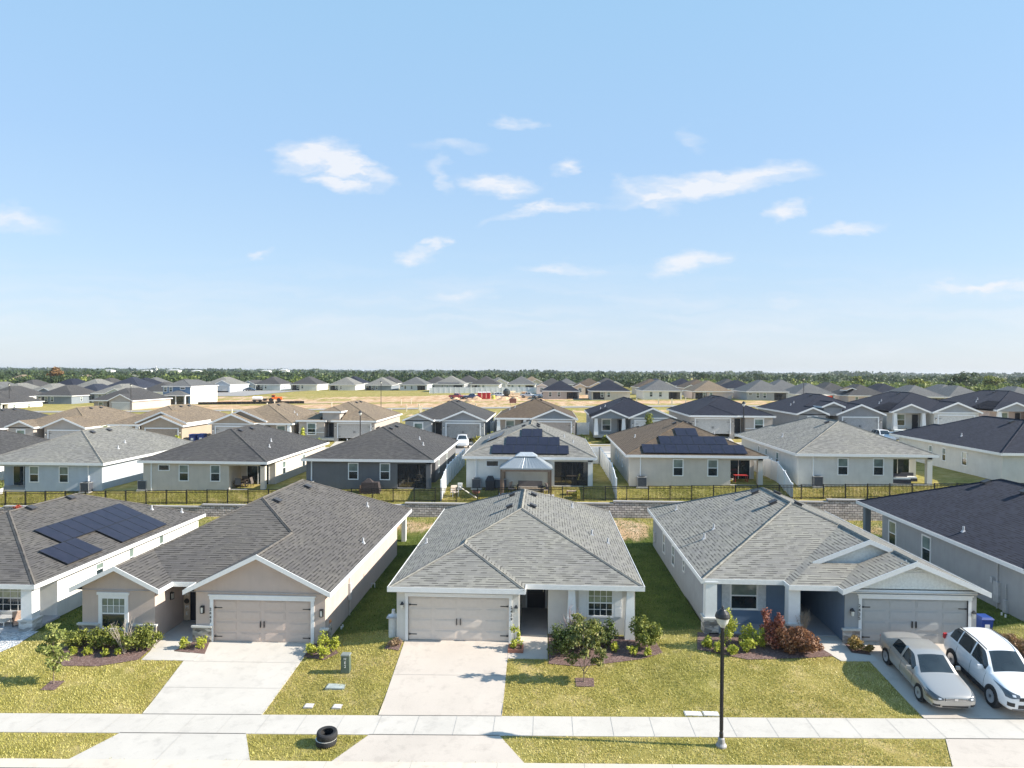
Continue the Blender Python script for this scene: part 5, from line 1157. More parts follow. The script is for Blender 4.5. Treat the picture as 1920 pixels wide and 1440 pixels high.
t = thing('patio_sofa', 'dark sofa with light cushions standing inside the gazebo', 'sofa', (-1.2, 64.3, gz0)); M().box(-1.1, 1.1, -.4, .4, .15, .42).build('seat', plain((.45, .42, .38), .9), t); M().box(-1.1, 1.1, .35, .45, .1, .95).build('backrest', plain((.12, .11, .11), .8), t); [M().box(a-.08, a+.08, -.42, .42, 0, .62).build('armrest', BLACK, t) for a in (-1.1, 1.1)]
table('slatted wooden low table at the front of the gazebo', -.9, 63.0, gz0, 1.9, .6, .55, (.36, .28, .2))
chair('dark chair in the left half of the gazebo', -2.8, 63.7, gz0, 1.1, group='chairs in the gazebo'); chair('dark chair in the right half of the gazebo', .1, 63.3, gz0, -1.2, group='chairs in the gazebo')
t = thing('covered_grill', 'black covered barbecue beside the air conditioner of the white solar house', 'grill', (-4.85, 64.6, zg(-4.85, 64.6))); M().frustum(0, 0, 0, .85, .36, .3, .42, .33).frustum(0, 0, .85, 1.25, .42, .33, .22, .2).build('cover', plain((.025, .027, .035), .6), t); M().box(-.4, .4, -.28, .28, -.1, .04).build('feet', BLACK, t)
t = thing('shelf_unit', 'low dark grill station along the white wall left of the gazebo', 'outdoor counter', (-4.0, 65.0, zg(-4, 65))); M().box(-.6, .6, -.25, .25, 0, .8).build('cabinet', plain((.08, .09, .11), .5), t); M().box(-.65, .65, -.3, .3, .8, .85).build('worktop', plain((.35, .36, .38), .4), t)
t = thing('covered_furniture', 'heap of furniture under a dark cover against the charcoal wall', 'covered furniture', (-15.75, 64.2, zg(-15.75, 64.2))); M().frustum(0, 0, -.1, .95, .95, .45, .75, .35).frustum(-.2, 0, .95, 1.25, .45, .3, .15, .12).build('cover', plain((.045, .035, .035), .9, 0., .3), t); M().box(-.9, -.8, -.5, -.42, 0, .7).build('leg', BRZ, t)
t = thing('cinder_blocks', 'small stack of white cinder blocks left of the air conditioner', 'blocks', (-7.6, 64.6, zg(-7.6, 64.6))); [M().box(-.2, .2, -.1, .1, .22*k, .22*k+.2).build('block', plain((.7, .7, .68), .8), t) for k in range(3)]
shrub('leafy potted plant in a white pot at the far left porch', -51.1, 64.6, .4, 1.5, LG, 500, .1, name='potted_plant', cat='plant')
t = thing('plant_pot', 'white pot of the leafy plant at the far left porch', 'pot', (-51.1, 64.6, zg(-51.1, 64.6))); M().lathe([(.22, -.05), (.3, .55), (.26, .55), (.2, .4)], 16).build('pot', WHITE, t); M().lathe([(.2, .4), (.001, .42)], 12).build('soil', MUL, t)
shrub('dark palm like plant on the far left porch', -52.6, 64.9, .75, 2.1, DG, 500, .14, name='porch_plant', cat='plant', aspect=3.)
for i, x in enumerate((-48.5, -46.9, -53.6, -51.8)): shrub(['red leaved shrub behind the fence at the left, nearest the ridge', 'red leaved shrub behind the fence just left of the ridge', 'red leaved shrub at the left frame edge behind the fence', 'red leaved shrub second from the left frame edge behind the fence'][i], x+2.5, 60.4, .7, 1.2, ((.35, .06, .03), (.55, .14, .07)), 450, .12, 'red shrubs along the fence')
for i in range(4): a = i*1.57; chair(['left', 'front', 'right', 'rear'][i]+' chair around the table on the beige porch', -28.6+.75*math.cos(a+3.14), 66.2+.6*math.sin(a+3.14), 1.87, a+1.57, group='chairs on the beige porch', seat=(.12, .1, .09))
table('dark dining table on the beige porch', -28.6, 66.2, 1.87, 1.0, .8, .74, (.09, .07, .06)); t = thing('door_mat', 'white mat lying on the beige porch floor', 'mat', (-27.6, 65.7, 1.87)); tag(M().box(-.4, .4, -.3, .3, 0, .02).build('mat', WHITE, t))
for i, (x, y, rz) in enumerate([(-13.4, 66.6, .3), (-11.9, 66.8, -.4)]): chair(['left', 'right'][i]+' chair with a pale cushion inside the black screened porch', x, y, 2.23, rz, group='chairs in the screened porch', seat=(.5, .48, .42))
table('long dark table in the porch of the white solar house', 2.5, 66.4, 2.6, 1.8, .8, .75, (.3, .24, .18)); chair('pale chair with a green cushion in the porch of the white solar house', 3.4, 65.8, 2.6, 1.2, seat=(.4, .42, .14))
table('red topped table in the cluttered porch of the cream house', 18.1, 66.2, 2.9, 1.2, .7, .75, (.4, .03, .03)); chair('pale high backed chair in the cluttered porch of the cream house', 17.0, 66.0, 2.9, .4, seat=(.65, .55, .45))
t = thing('cooler', 'blue and white cool box on the floor of the cream porch', 'cool box', (15.9, 65.5, 2.9)); M().box(-.3, .3, -.2, .2, 0, .35).build('body', plain((.06, .08, .45), .4), t); M().box(-.32, .32, -.22, .22, .35, .45).build('lid', WHITE, t)
for i, (x, y, w) in enumerate([(31.9, 65.3, 1.7), (33.1, 66.0, 1.1)]):
    t = thing('wicker_sofa', ['long dark wicker sofa with white cushions at the off white porch', 'short dark wicker seat beside the long sofa at the off white porch'][i], 'sofa', (x, y, 3.23), group='wicker seats at the off white porch'); M().box(-w/2, w/2, -.4, .4, .05, .38).box(-w/2, w/2, .3, .42, .38, .8).box(-w/2, -w/2+.14, -.4, .4, .38, .62).build('wicker_frame', plain((.03, .03, .04), .7), t); M().box(-w/2+.16, w/2-.04, -.38, .28, .385, .5).build('cushion', WHITE, t)
t = thing('wooden_bench', 'low wooden box bench on the grass right of the gazebo', 'bench', (2.5, 63.2, zg(2.5, 63.2))); M().box(-.45, .45, -.2, .2, .3, .36).build('seat', plain((.5, .36, .3), .8), t); [M().box(a-.05, a+.05, -.2, .2, -.05, .3).build('leg', plain((.3, .17, .12), .8), t) for a in (-.38, .38)]
t = thing('fire_pit', 'rusty brown fire bowl with a leaning plank behind the fence, left of the gazebo', 'fire bowl', (-5.95, 62.7, zg(-5.95, 62.7))); M().lathe([(.1, .3), (.35, .45), (.38, .6), (.33, .58), (.08, .36)], 16).build('bowl', plain((.22, .1, .07), .8), t); [M().tube([(.1*math.cos(a), .1*math.sin(a), .35), (.3*math.cos(a), .3*math.sin(a), -.02)], .03).build('leg', BLACK, t) for a in (0, 2.1, 4.2)]
t = thing('plank', 'pale timber plank leaning against the fire bowl', 'plank', (-6.5, 62.55, zg(-6.5, 62.5))); M().tube([(-.9, 0, 1.0), (.7, 0, 0)], .06, 4).build('board', plain((.7, .66, .58), .8), t)
shrub('yellow flowering shrub just inside the fence right of the gazebo', 2.9, 62.4, .45, .7, ((.35, .35, .06), (.7, .55, .1)), 420, .08); chair('small white garden chair inside the left white fence', -7.9, 63.0, zg(-7.9, 63), .5, (.7, .7, .7), seat=(.7, .6, .5))

# ------------------------------------------------------------------ vehicles
def loft(m, st, ring):
    R = []
    for s_ in st:
        h_ = ring(s_); R.append([(-x, s_[0], z) for x, z in h_]+[(x, s_[0], z) for x, z in h_[::-1][1:]])
    n = len(R[0])
    for a, b in zip(R, R[1:]):
        for k in range(n-1): m.poly([a[k], a[k+1], b[k+1], b[k]])
        m.poly([a[n-1], a[0], b[0], b[n-1]])
    m.poly(R[0][::-1]); m.poly(R[-1])
CARS = dict(
 sedan=dict(st=[(-2.42, .36, .62, .58), (-2.38, .22, .72, .8), (-2.15, .18, .80, .915), (-1.7, .18, .88, .95), (-1.1, .18, .95, .955), (0, .18, .98, .955), (1.0, .18, 1.01, .95), (1.6, .2, 1.05, .94), (2.1, .22, 1.05, .90), (2.36, .28, 1.0, .8), (2.42, .38, .88, .66)],
            cab=[(-1.08, .92, .82), (-.36, 1.41, .64), (.3, 1.46, .66), (.95, 1.40, .62), (1.72, 1.03, .76)], wh=(-1.45, 1.36), wr=.335),
 suv=dict(st=[(-2.28, .42, .78, .6), (-2.24, .3, .88, .8), (-2.05, .27, .97, .9), (-1.6, .26, 1.04, .93), (-.95, .26, 1.1, .935), (0, .26, 1.12, .935), (1.0, .26, 1.14, .93), (1.7, .28, 1.16, .92), (2.1, .32, 1.14, .88), (2.26, .38, 1.08, .8), (2.3, .5, .95, .7)],
          cab=[(-1.02, 1.06, .82), (-.32, 1.60, .64), (.4, 1.69, .66), (1.55, 1.62, .62), (2.12, 1.12, .76)], wh=(-1.32, 1.36), wr=.365),
 pickup=dict(st=[(-2.85, .5, .95, .7), (-2.8, .4, 1.1, .9), (-2.5, .38, 1.16, .97), (-1.3, .36, 1.2, 1.0), (0, .36, 1.2, 1.0), (1.4, .36, 1.22, 1.0), (2.8, .4, 1.2, .98), (2.86, .5, 1.1, .9)],
             cab=[(-1.2, 1.15, .85), (-.6, 1.78, .7), (.2, 1.85, .72), (.95, 1.8, .7), (1.15, 1.2, .85)], wh=(-1.85, 1.75), wr=.42))
def car(label, kind, x, y, z, rz=0, pitch=0, c=(.8, .8, .8), cat='car', lod=0, group=None, name='parked_car', metal=.0):
    C_ = CARS[kind]; t = thing(name, label, cat, (x, y, z), rot=(pitch, 0, rz), group=group)
    nb = NB('car_paint'); nb.base(tuple(c), .28, .5, metal); nb.b.inputs['Coat Weight'].default_value = .7; nb.b.inputs['Coat Roughness'].default_value = .05; paint = nb.m
    def ring(s_):
        y_, zb, zt, hw = s_; d = zt-zb; return [(0, zb), (hw*.8, zb), (hw*.97, zb+.1), (hw, zb+.32*d), (hw*.985, zb+.6*d), (hw*.95, zb+.84*d), (hw*.86, zt-.02), (hw*.5, zt+.015), (0, zt+.03)]
    m = M(); loft(m, C_['st'], ring); body = m.build('body', paint, t, smooth=True, weld=True, sub=2 if not lod else 1)
    cab = C_['cab']; A, B_, Cc, D_, E_ = cab; GW = glass((.03, .04, .045), .04)
    def ip(pts, y_):      # smooth interpolation through (y, v)
        if y_ <= pts[0][0]: return pts[0][1]
        for k in range(len(pts)-1):
            if y_ <= pts[k+1][0]:
                p0, p1, p2, p3 = pts[max(k-1, 0)][1], pts[k][1], pts[k+1][1], pts[min(k+2, len(pts)-1)][1]; t_ = (y_-pts[k][0])/(pts[k+1][0]-pts[k][0])
                return p1+.5*t_*((p2-p0)+t_*((2*p0-5*p1+4*p2-p3)+t_*(3*(p1-p2)+p3-p0)))*(.55)+(p2-p1)*t_*.45
        return pts[-1][1]
    zt_ = [(P[0], P[1]) for P in cab]; ht_ = [(P[0], P[2]) for P in cab]; wb = .885 if kind != 'pickup' else .95
    hb_ = [(A[0], A[2]+.03), (A[0]+.5, wb), (E_[0]-.5, wb), (E_[0], E_[2]+.03)]; zb_ = [(A[0], A[1]-.03), (E_[0], E_[1]-.03)]
    NS = 44; NV = 6; NT = 6; ys = [A[0]+(E_[0]-A[0])*k/NS for k in range(NS+1)]; G_ = []
    for y_ in ys:
        zt, ht, hb, zb = ip(zt_, y_), ip(ht_, y_), ip(hb_, y_), ip(zb_, y_); hb = max(hb, ht); row = []
        for k in range(NV+1): v = k/NV; row.append((hb+(ht-hb)*(v**1.25), zb+(zt-zb-.02)*v))
        for k in range(1, NT+1): u = k/NT; row.append((ht*(1-u)+0, zt-.02+.05*(1-(1-u)**2)))
        G_.append(row)
    parts = dict(body=M(), windscreen=M(), rear_window=M(), side=[M(), M(), M(), M(), M(), M()]); bp = .2 if kind != 'suv' else .25
    def region(yc, j, dz):
        if j >= NV:
            if A[0]+.06 < yc < B_[0]-.02 and (j > NV): return 'windscreen'
            if D_[0]+.04 < yc < E_[0]-.08 and (j > NV): return 'rear_window'
            return 'body'
        if dz < .16 or j == 0: return 'body'
        if kind == 'pickup': return 's0' if A[0]+.35 < yc < .1 else 's1' if .2 < yc < D_[0]-.1 else 'body'
        if A[0]+.32 < yc < bp-.05: return 's0'
        if bp+.05 < yc < (1.05 if kind == 'sedan' else 1.1): return 's1'
        if kind == 'suv' and 1.2 < yc < 1.75: return 's2'
        return 'body'
    for i_ in range(NS):
        yc = (ys[i_]+ys[i_+1])/2; dz = ip(zt_, yc)-ip(zb_, yc)
        for j in range(NV+NT):
            for sg in (1, -1):
                q4 = [(sg*G_[i_][j][0], ys[i_], G_[i_][j][1]), (sg*G_[i_+1][j][0], ys[i_+1], G_[i_+1][j][1]), (sg*G_[i_+1][j+1][0], ys[i_+1], G_[i_+1][j+1][1]), (sg*G_[i_][j+1][0], ys[i_], G_[i_][j+1][1])]
                if sg < 0: q4 = q4[::-1]
                rg = region(yc, j, dz); tgt = parts[rg] if rg in parts else parts['side'][int(rg[1])*2+(sg < 0)]
                tgt.poly(q4)
    parts['body'].build('cabin_shell', paint, t, smooth=True, weld=True); parts['windscreen'].build('windscreen', GW, t, smooth=True, weld=True); parts['rear_window'].build('rear_window', GW, t, smooth=True, weld=True)
    for s_m in parts['side']:
        if s_m.f: s_m.build('side_window', GL_D, t, smooth=True, weld=True)
    # wheels
    wr = C_['wr']; hw = .93 if kind != 'pickup' else 1.0
    for wy in C_['wh']:
        for sg in (1, -1):
            m = M(); ar = .05 if kind != 'sedan' else .028; m.lathe([(wr+ar, -.2*sg), (wr+ar, .008*sg), (wr+ar*.4, .014*sg), (wr-.04, .01*sg)], 24, (sg*hw, wy, wr), 'x'); m.build('wheel_arch', BLACK if kind != 'suv' else plain((.03, .03, .032), .7), t)
            w = M(); w.lathe([(wr*.62, -.18), (wr*.95, -.18), (wr, -.14), (wr, -.02), (wr*.95, .022), (wr*.7, .028), (wr*.66, .0)], 28, (sg*(hw+.0), wy, wr), 'x') if sg > 0 else w.lathe([(wr*.66, .0), (wr*.7, -.028), (wr*.95, -.022), (wr, .02), (wr, .14), (wr*.95, .18), (wr*.62, .18)], 28, (sg*hw, wy, wr), 'x')
            wo = w.build('wheel', RUBBER, t, smooth=True)
            if not lod:
                r_ = M(); r_.lathe([(wr*.66, .03*sg), (wr*.62, .0), (wr*.6, -.06*sg)], 28, (sg*hw, wy, wr), 'x'); 
                for k in range(5):
                    a = k*2*math.pi/5+.3; r_.frame((sg*(hw+.012), wy, wr), (0, math.cos(a), math.sin(a)), (sg, 0, 0), (0, -math.sin(a), math.cos(a))); r_.box(.03, wr*.63, -.015, .008, -.035, .035)
                r_.frame(); r_.lathe([(.06, .0), (.06, .03*sg), (.001, .03*sg)], 12, (sg*hw, wy, wr), 'x'); r_.build('rim', plain((.62, .62, .64), .3, .7), wo)
            else: r_ = M(); r_.lathe([(wr*.6, .03*sg), (.001, .02*sg)], 12, (sg*hw, wy, wr), 'x'); r_.build('rim', plain((.35, .35, .37), .4, .8), wo)
    if not lod:
        bpy.context.view_layer.update(); dg = bpy.context.evaluated_depsgraph_get(); be = body.evaluated_get(dg)
        def hit(o_, d_):
            ok, loc_, n_, _ = be.ray_cast(Vector(o_), Vector(d_)); return (loc_, n_) if ok else (None, None)
        def front(nm, cols, mat, off=.01, par=t):
            m = M(); P_ = []
            for x_, z0_, z1_ in cols:
                c_ = []
                for k in range(5):
                    z_ = z0_+(z1_-z0_)*k/4; p_, n_ = hit((x_, -4, z_), (0, 1, 0))
                    c_.append(None if p_ is None else p_+n_*off)
                P_.append(c_)
            for a_, b_ in zip(P_, P_[1:]):
                for k in range(4):
                    if None not in (a_[k], b_[k], a_[k+1], b_[k+1]): m.poly([a_[k], b_[k], b_[k+1], a_[k+1]][::1 if cols[0][0] < cols[-1][0] else -1])
            if m.f: return m.build(nm, mat, par, smooth=True, weld=True)
        def seam(pts, side):
            P_ = []
            for y_, z_ in pts:
                p_, n_ = hit((side*3, y_, z_), (-side, 0, 0))
                if p_ is not None: P_.append(p_+n_*.001)
            if len(P_) > 2: M().tube(P_, .007, 4).build('door_seam', BLACK, body)
        HL = glass((.10, .11, .12), .08); HS = plain((.75, .77, .8), .15); zt0 = .95 if kind == 'sedan' else 1.1
        for sg in (1, -1):
            for y_ in ((-.86, .12, 1.12) if kind == 'sedan' else (-.8, .15, 1.15)): seam([(y_, .3+(zt0-.34)*k/8) for k in range(9)], sg)
            seam([(-.86+2*k/9, .3 if kind == 'sedan' else .42) for k in range(10)], sg)
            if kind == 'sedan':
                front('headlight', [(sg*(.46+.45*k/7), .60-.01*k+.0, .665+.022*k) for k in range(8)], HL, .012); front('headlight_lens', [(sg*(.56+.1*k/3), .62, .67) for k in range(4)], HS, .02, t)
                front('air_intake', [(sg*(.58+.24*k/4), .34, .42) for k in range(5)], BLACK, .006); M().cbox((sg*.66, 2.27, .8), (.24, .12, .1)).build('tail_light', plain((.4, .02, .02), .3), t)
            else:
                front('headlight', [(sg*(.46+.46*k/7), .82-.008*k, .90+.012*k) for k in range(8)], HL, .012); front('headlight_lens', [(sg*(.6+.1*k/3), .84, .89) for k in range(4)], HS, .02, t)
                front('fog_lamp', [(sg*(.64+.2*k/4), .5, .64) for k in range(5)], BLACK, .01)
                M().cbox((sg*.8, 2.13, .98), (.2, .12, .2)).build('tail_light', plain((.45, .02, .03), .3), t)
                M().tube([(sg*.6, -.3, 1.66), (sg*.62, .4, 1.72), (sg*.6, 1.5, 1.66)], .02).build('roof_rail', BLACK, t)
                M().box(min(sg*.9, sg*.95), max(sg*.9, sg*.95), -.95, .98, .26, .42).build('side_cladding', plain((.03, .03, .032), .7), t)
            mi = M(); mi.frustum(sg*1.0, A[0]+.42, A[1]+.0, A[1]+.14, .1, .05, .085, .04); mi.box(min(sg*.84, sg*.96), max(sg*.84, sg*.96), A[0]+.4, A[0]+.44, A[1]+.02, A[1]+.06); mi.build('wing_mirror', paint, t)
        if kind == 'sedan':
            gr = front('grille', [(-.42+.84*k/10, .56+.02*abs(k-5)/5, .68) for k in range(11)], BLACK, .008); [front('chrome_bar', [(-.40+.80*k/10, z_, z_+.018) for k in range(11)], CHROME, .02, gr) for z_ in (.585, .625, .662)]; front('emblem', [(-.06+.12*k/3, .59, .67) for k in range(4)], CHROME, .028, gr)
            front('lower_grille', [(-.5+k/10, .30, .37) for k in range(11)], BLACK, .008)
        else:
            gr = front('grille', [(-.5+k/10, .72, .84) for k in range(11)], BLACK, .008); front('lower_grille', [(-.52+1.04*k/10, .44, .58) for k in range(11)], BLACK, .008); front('skid_plate', [(-.7+1.4*k/10, .3, .42) for k in range(11)], plain((.14, .14, .145), .6), .012)
            front('emblem', [(-.07+.14*k/3, .73, .83) for k in range(4)], CHROME, .02, gr)
    if kind == 'pickup': M().box(-.82, .82, 1.3, 2.75, .9, 1.26).build('cargo_bed', plain((.04, .04, .045), .7), t)
    return t
sz = lambda x, y: zg(x, y)+.03
pit = math.atan2(zg(16.2, 32.4)-zg(16.2, 29.7), 2.7)
c1_ = car('silver champagne sedan facing the street on the right driveway', 'sedan', 16.25, 31.0, sz(16.25, 31.0), .0, pit, (.47, .45, .42), metal=.5)
c2_ = car('white compact SUV with black wheel arches facing the street beside the silver sedan', 'suv', 18.95, 30.62, sz(18.95, 30.62), .0, pit, (.8, .8, .8)); c2_.scale = (1.04, 1.04, 1.1)
# ------------------------------------------------------------------ middle distance
car('white SUV on the driveway of the grey house with the batten gable', 'suv', -11.6, 101.2, zg(-11.6, 101.2)+.08, .1, 0, (.8, .8, .8), lod=1)
car('white SUV parked before the grey three gabled house, half behind a roof', 'suv', 47.0, 101.0, zg(47, 101)+.08, 0, 0, (.8, .8, .8), lod=1)
car('black car parked left of the white SUV before the three gabled house', 'sedan', 44.0, 100.4, zg(44, 101)+.08, 0, 0, (.02, .02, .022), lod=1)
t = thing('boat', 'white trailered boat beside the white SUV before the three gabled house', 'boat', (49.6, 98.8, zg(50, 98)+.5), 1.2); m = M()
loft(m, [(-2.8, .5, 1.2, .15), (-2, .1, 1.15, .7), (0, 0, 1.0, 1.0), (2.4, 0, 1.0, 1.0)], lambda s_: [(0, s_[1]), (s_[3]*.6, s_[1]+.15), (s_[3], s_[2]-.1), (s_[3]*.98, s_[2]), (0, s_[2]-.04)]); m.build('hull', WHITE, t); M().box(-.8, .8, -1.3, -1.2, 1.0, 1.5).build('windscreen', GL_D, t); M().box(-.9, .9, .2, 1.9, 1.0, 1.35).build('seats', plain((.6, .6, .56), .6), t); M().box(-.9, .9, -.4, .6, -.45, -.05).build('trailer', BLACK, t)
bin_('left one of two blue bins beside the brown garage door house', -52.7, 105.0, (.015, .04, .2), 'blue bins by the tan house', s=1.6); bin_('right one of two blue bins beside the brown garage door house', -51.5, 105.2, (.015, .05, .24), 'blue bins by the tan house', s=1.6)
street_lamp('street lamp before the tan house with the entry block', -26.3, 101.0, 5.4, 'street lamps of the back street'); street_lamp('street lamp before the black roofed beige house', 27.6, 99.8, 6.0, 'street lamps of the back street')
for x, y, lb in ((-152, 196, 'street lamp left of the two storey blue house'), (-40.6, 176, 'street lamp beyond the tan entry block house'), (68, 190, 'street lamp beyond the black roofed beige house'), (135, 190, 'street lamp between the far roofs at right'), (-104, 175, 'street lamp by the orange loader')): street_lamp(lb, x, y, 7, 'far street lamps')
for i, (x, y, r, h, c) in enumerate([(-54.3, 103.3, .7, 1.9, YG), (-35.8, 104.2, .45, 2.8, YG), (-33.2, 103.9, .9, 1.1, MG), (-9.3, 103.4, 1.2, 1.4, ((.3, .3, .06), (.6, .5, .12))), (-7.6, 103.6, .8, 2.0, MG), (3.9, 103.5, .8, 1.6, MG), (5.6, 104, 1., 1.3, DG), (9.8, 103.6, .8, 1., DG), (12.2, 103.6, .9, 1.1, DG), (31.5, 103.5, .8, 1., CO), (33.3, 103.5, .9, 1.4, YG), (51.7, 103.6, 1.2, 1.7, CO), (54, 103.8, 1., 1.2, MG), (57.5, 103.8, .9, 1.1, RD), (59, 103.8, .8, 1.3, RD), (8.9, 103.5, .7, 1.3, MG)]):
    shrub(['yellow shrub by the blue bins', 'slim yellow green shrub before the tan entry block house window', 'low shrub beside the dark door of the tan entry block house', 'yellow palm like shrub beside the batten gable garage', 'green shrub between the white enclosure and the sage gable house', 'shrub at the right corner of the sage gable house', 'dark shrub below the white enclosure of the porch gable house', 'dark shrub before the pale porch gable house, left', 'dark shrub before the pale porch gable house, right', 'orange shrub by the beige house behind the lamp post', 'yellow shrub at the right corner of the beige house', 'spiky yellow shrub beside the boat', 'green shrub before the small porch gable house', 'reddish shrub before the right tapered column', 'taller reddish shrub before the right tapered column', 'green shrub beside the young tree of the porch gable house'][i], x, y, r, h, c, 260, .2)
young_tree('slender young tree before the black roofed house with the pale porch gable', 15.0, 102.5, 4.5, [(0, 0, 1.6, .7, .7, .7), (.1, 0, 2.6, .8, .7, .8), (0, 0, 3.7, .6, .6, .8)], MG, 600, .2)
young_tree('small conifer like young tree by the back street right of the solar house', 11.2, 90.6, 2.6, [(0, 0, .8, .7, .7, .4), (0, 0, 1.4, .5, .5, .4), (0, 0, 2.1, .3, .3, .4)], MG, 400, .15)
young_tree('thin sparse young tree before the leftmost tan house', -64.3, 101, 3.8, [(0, 0, 2.5, .9, .9, .6), (.3, 0, 3.4, .6, .6, .5)], LG, 160, .2)
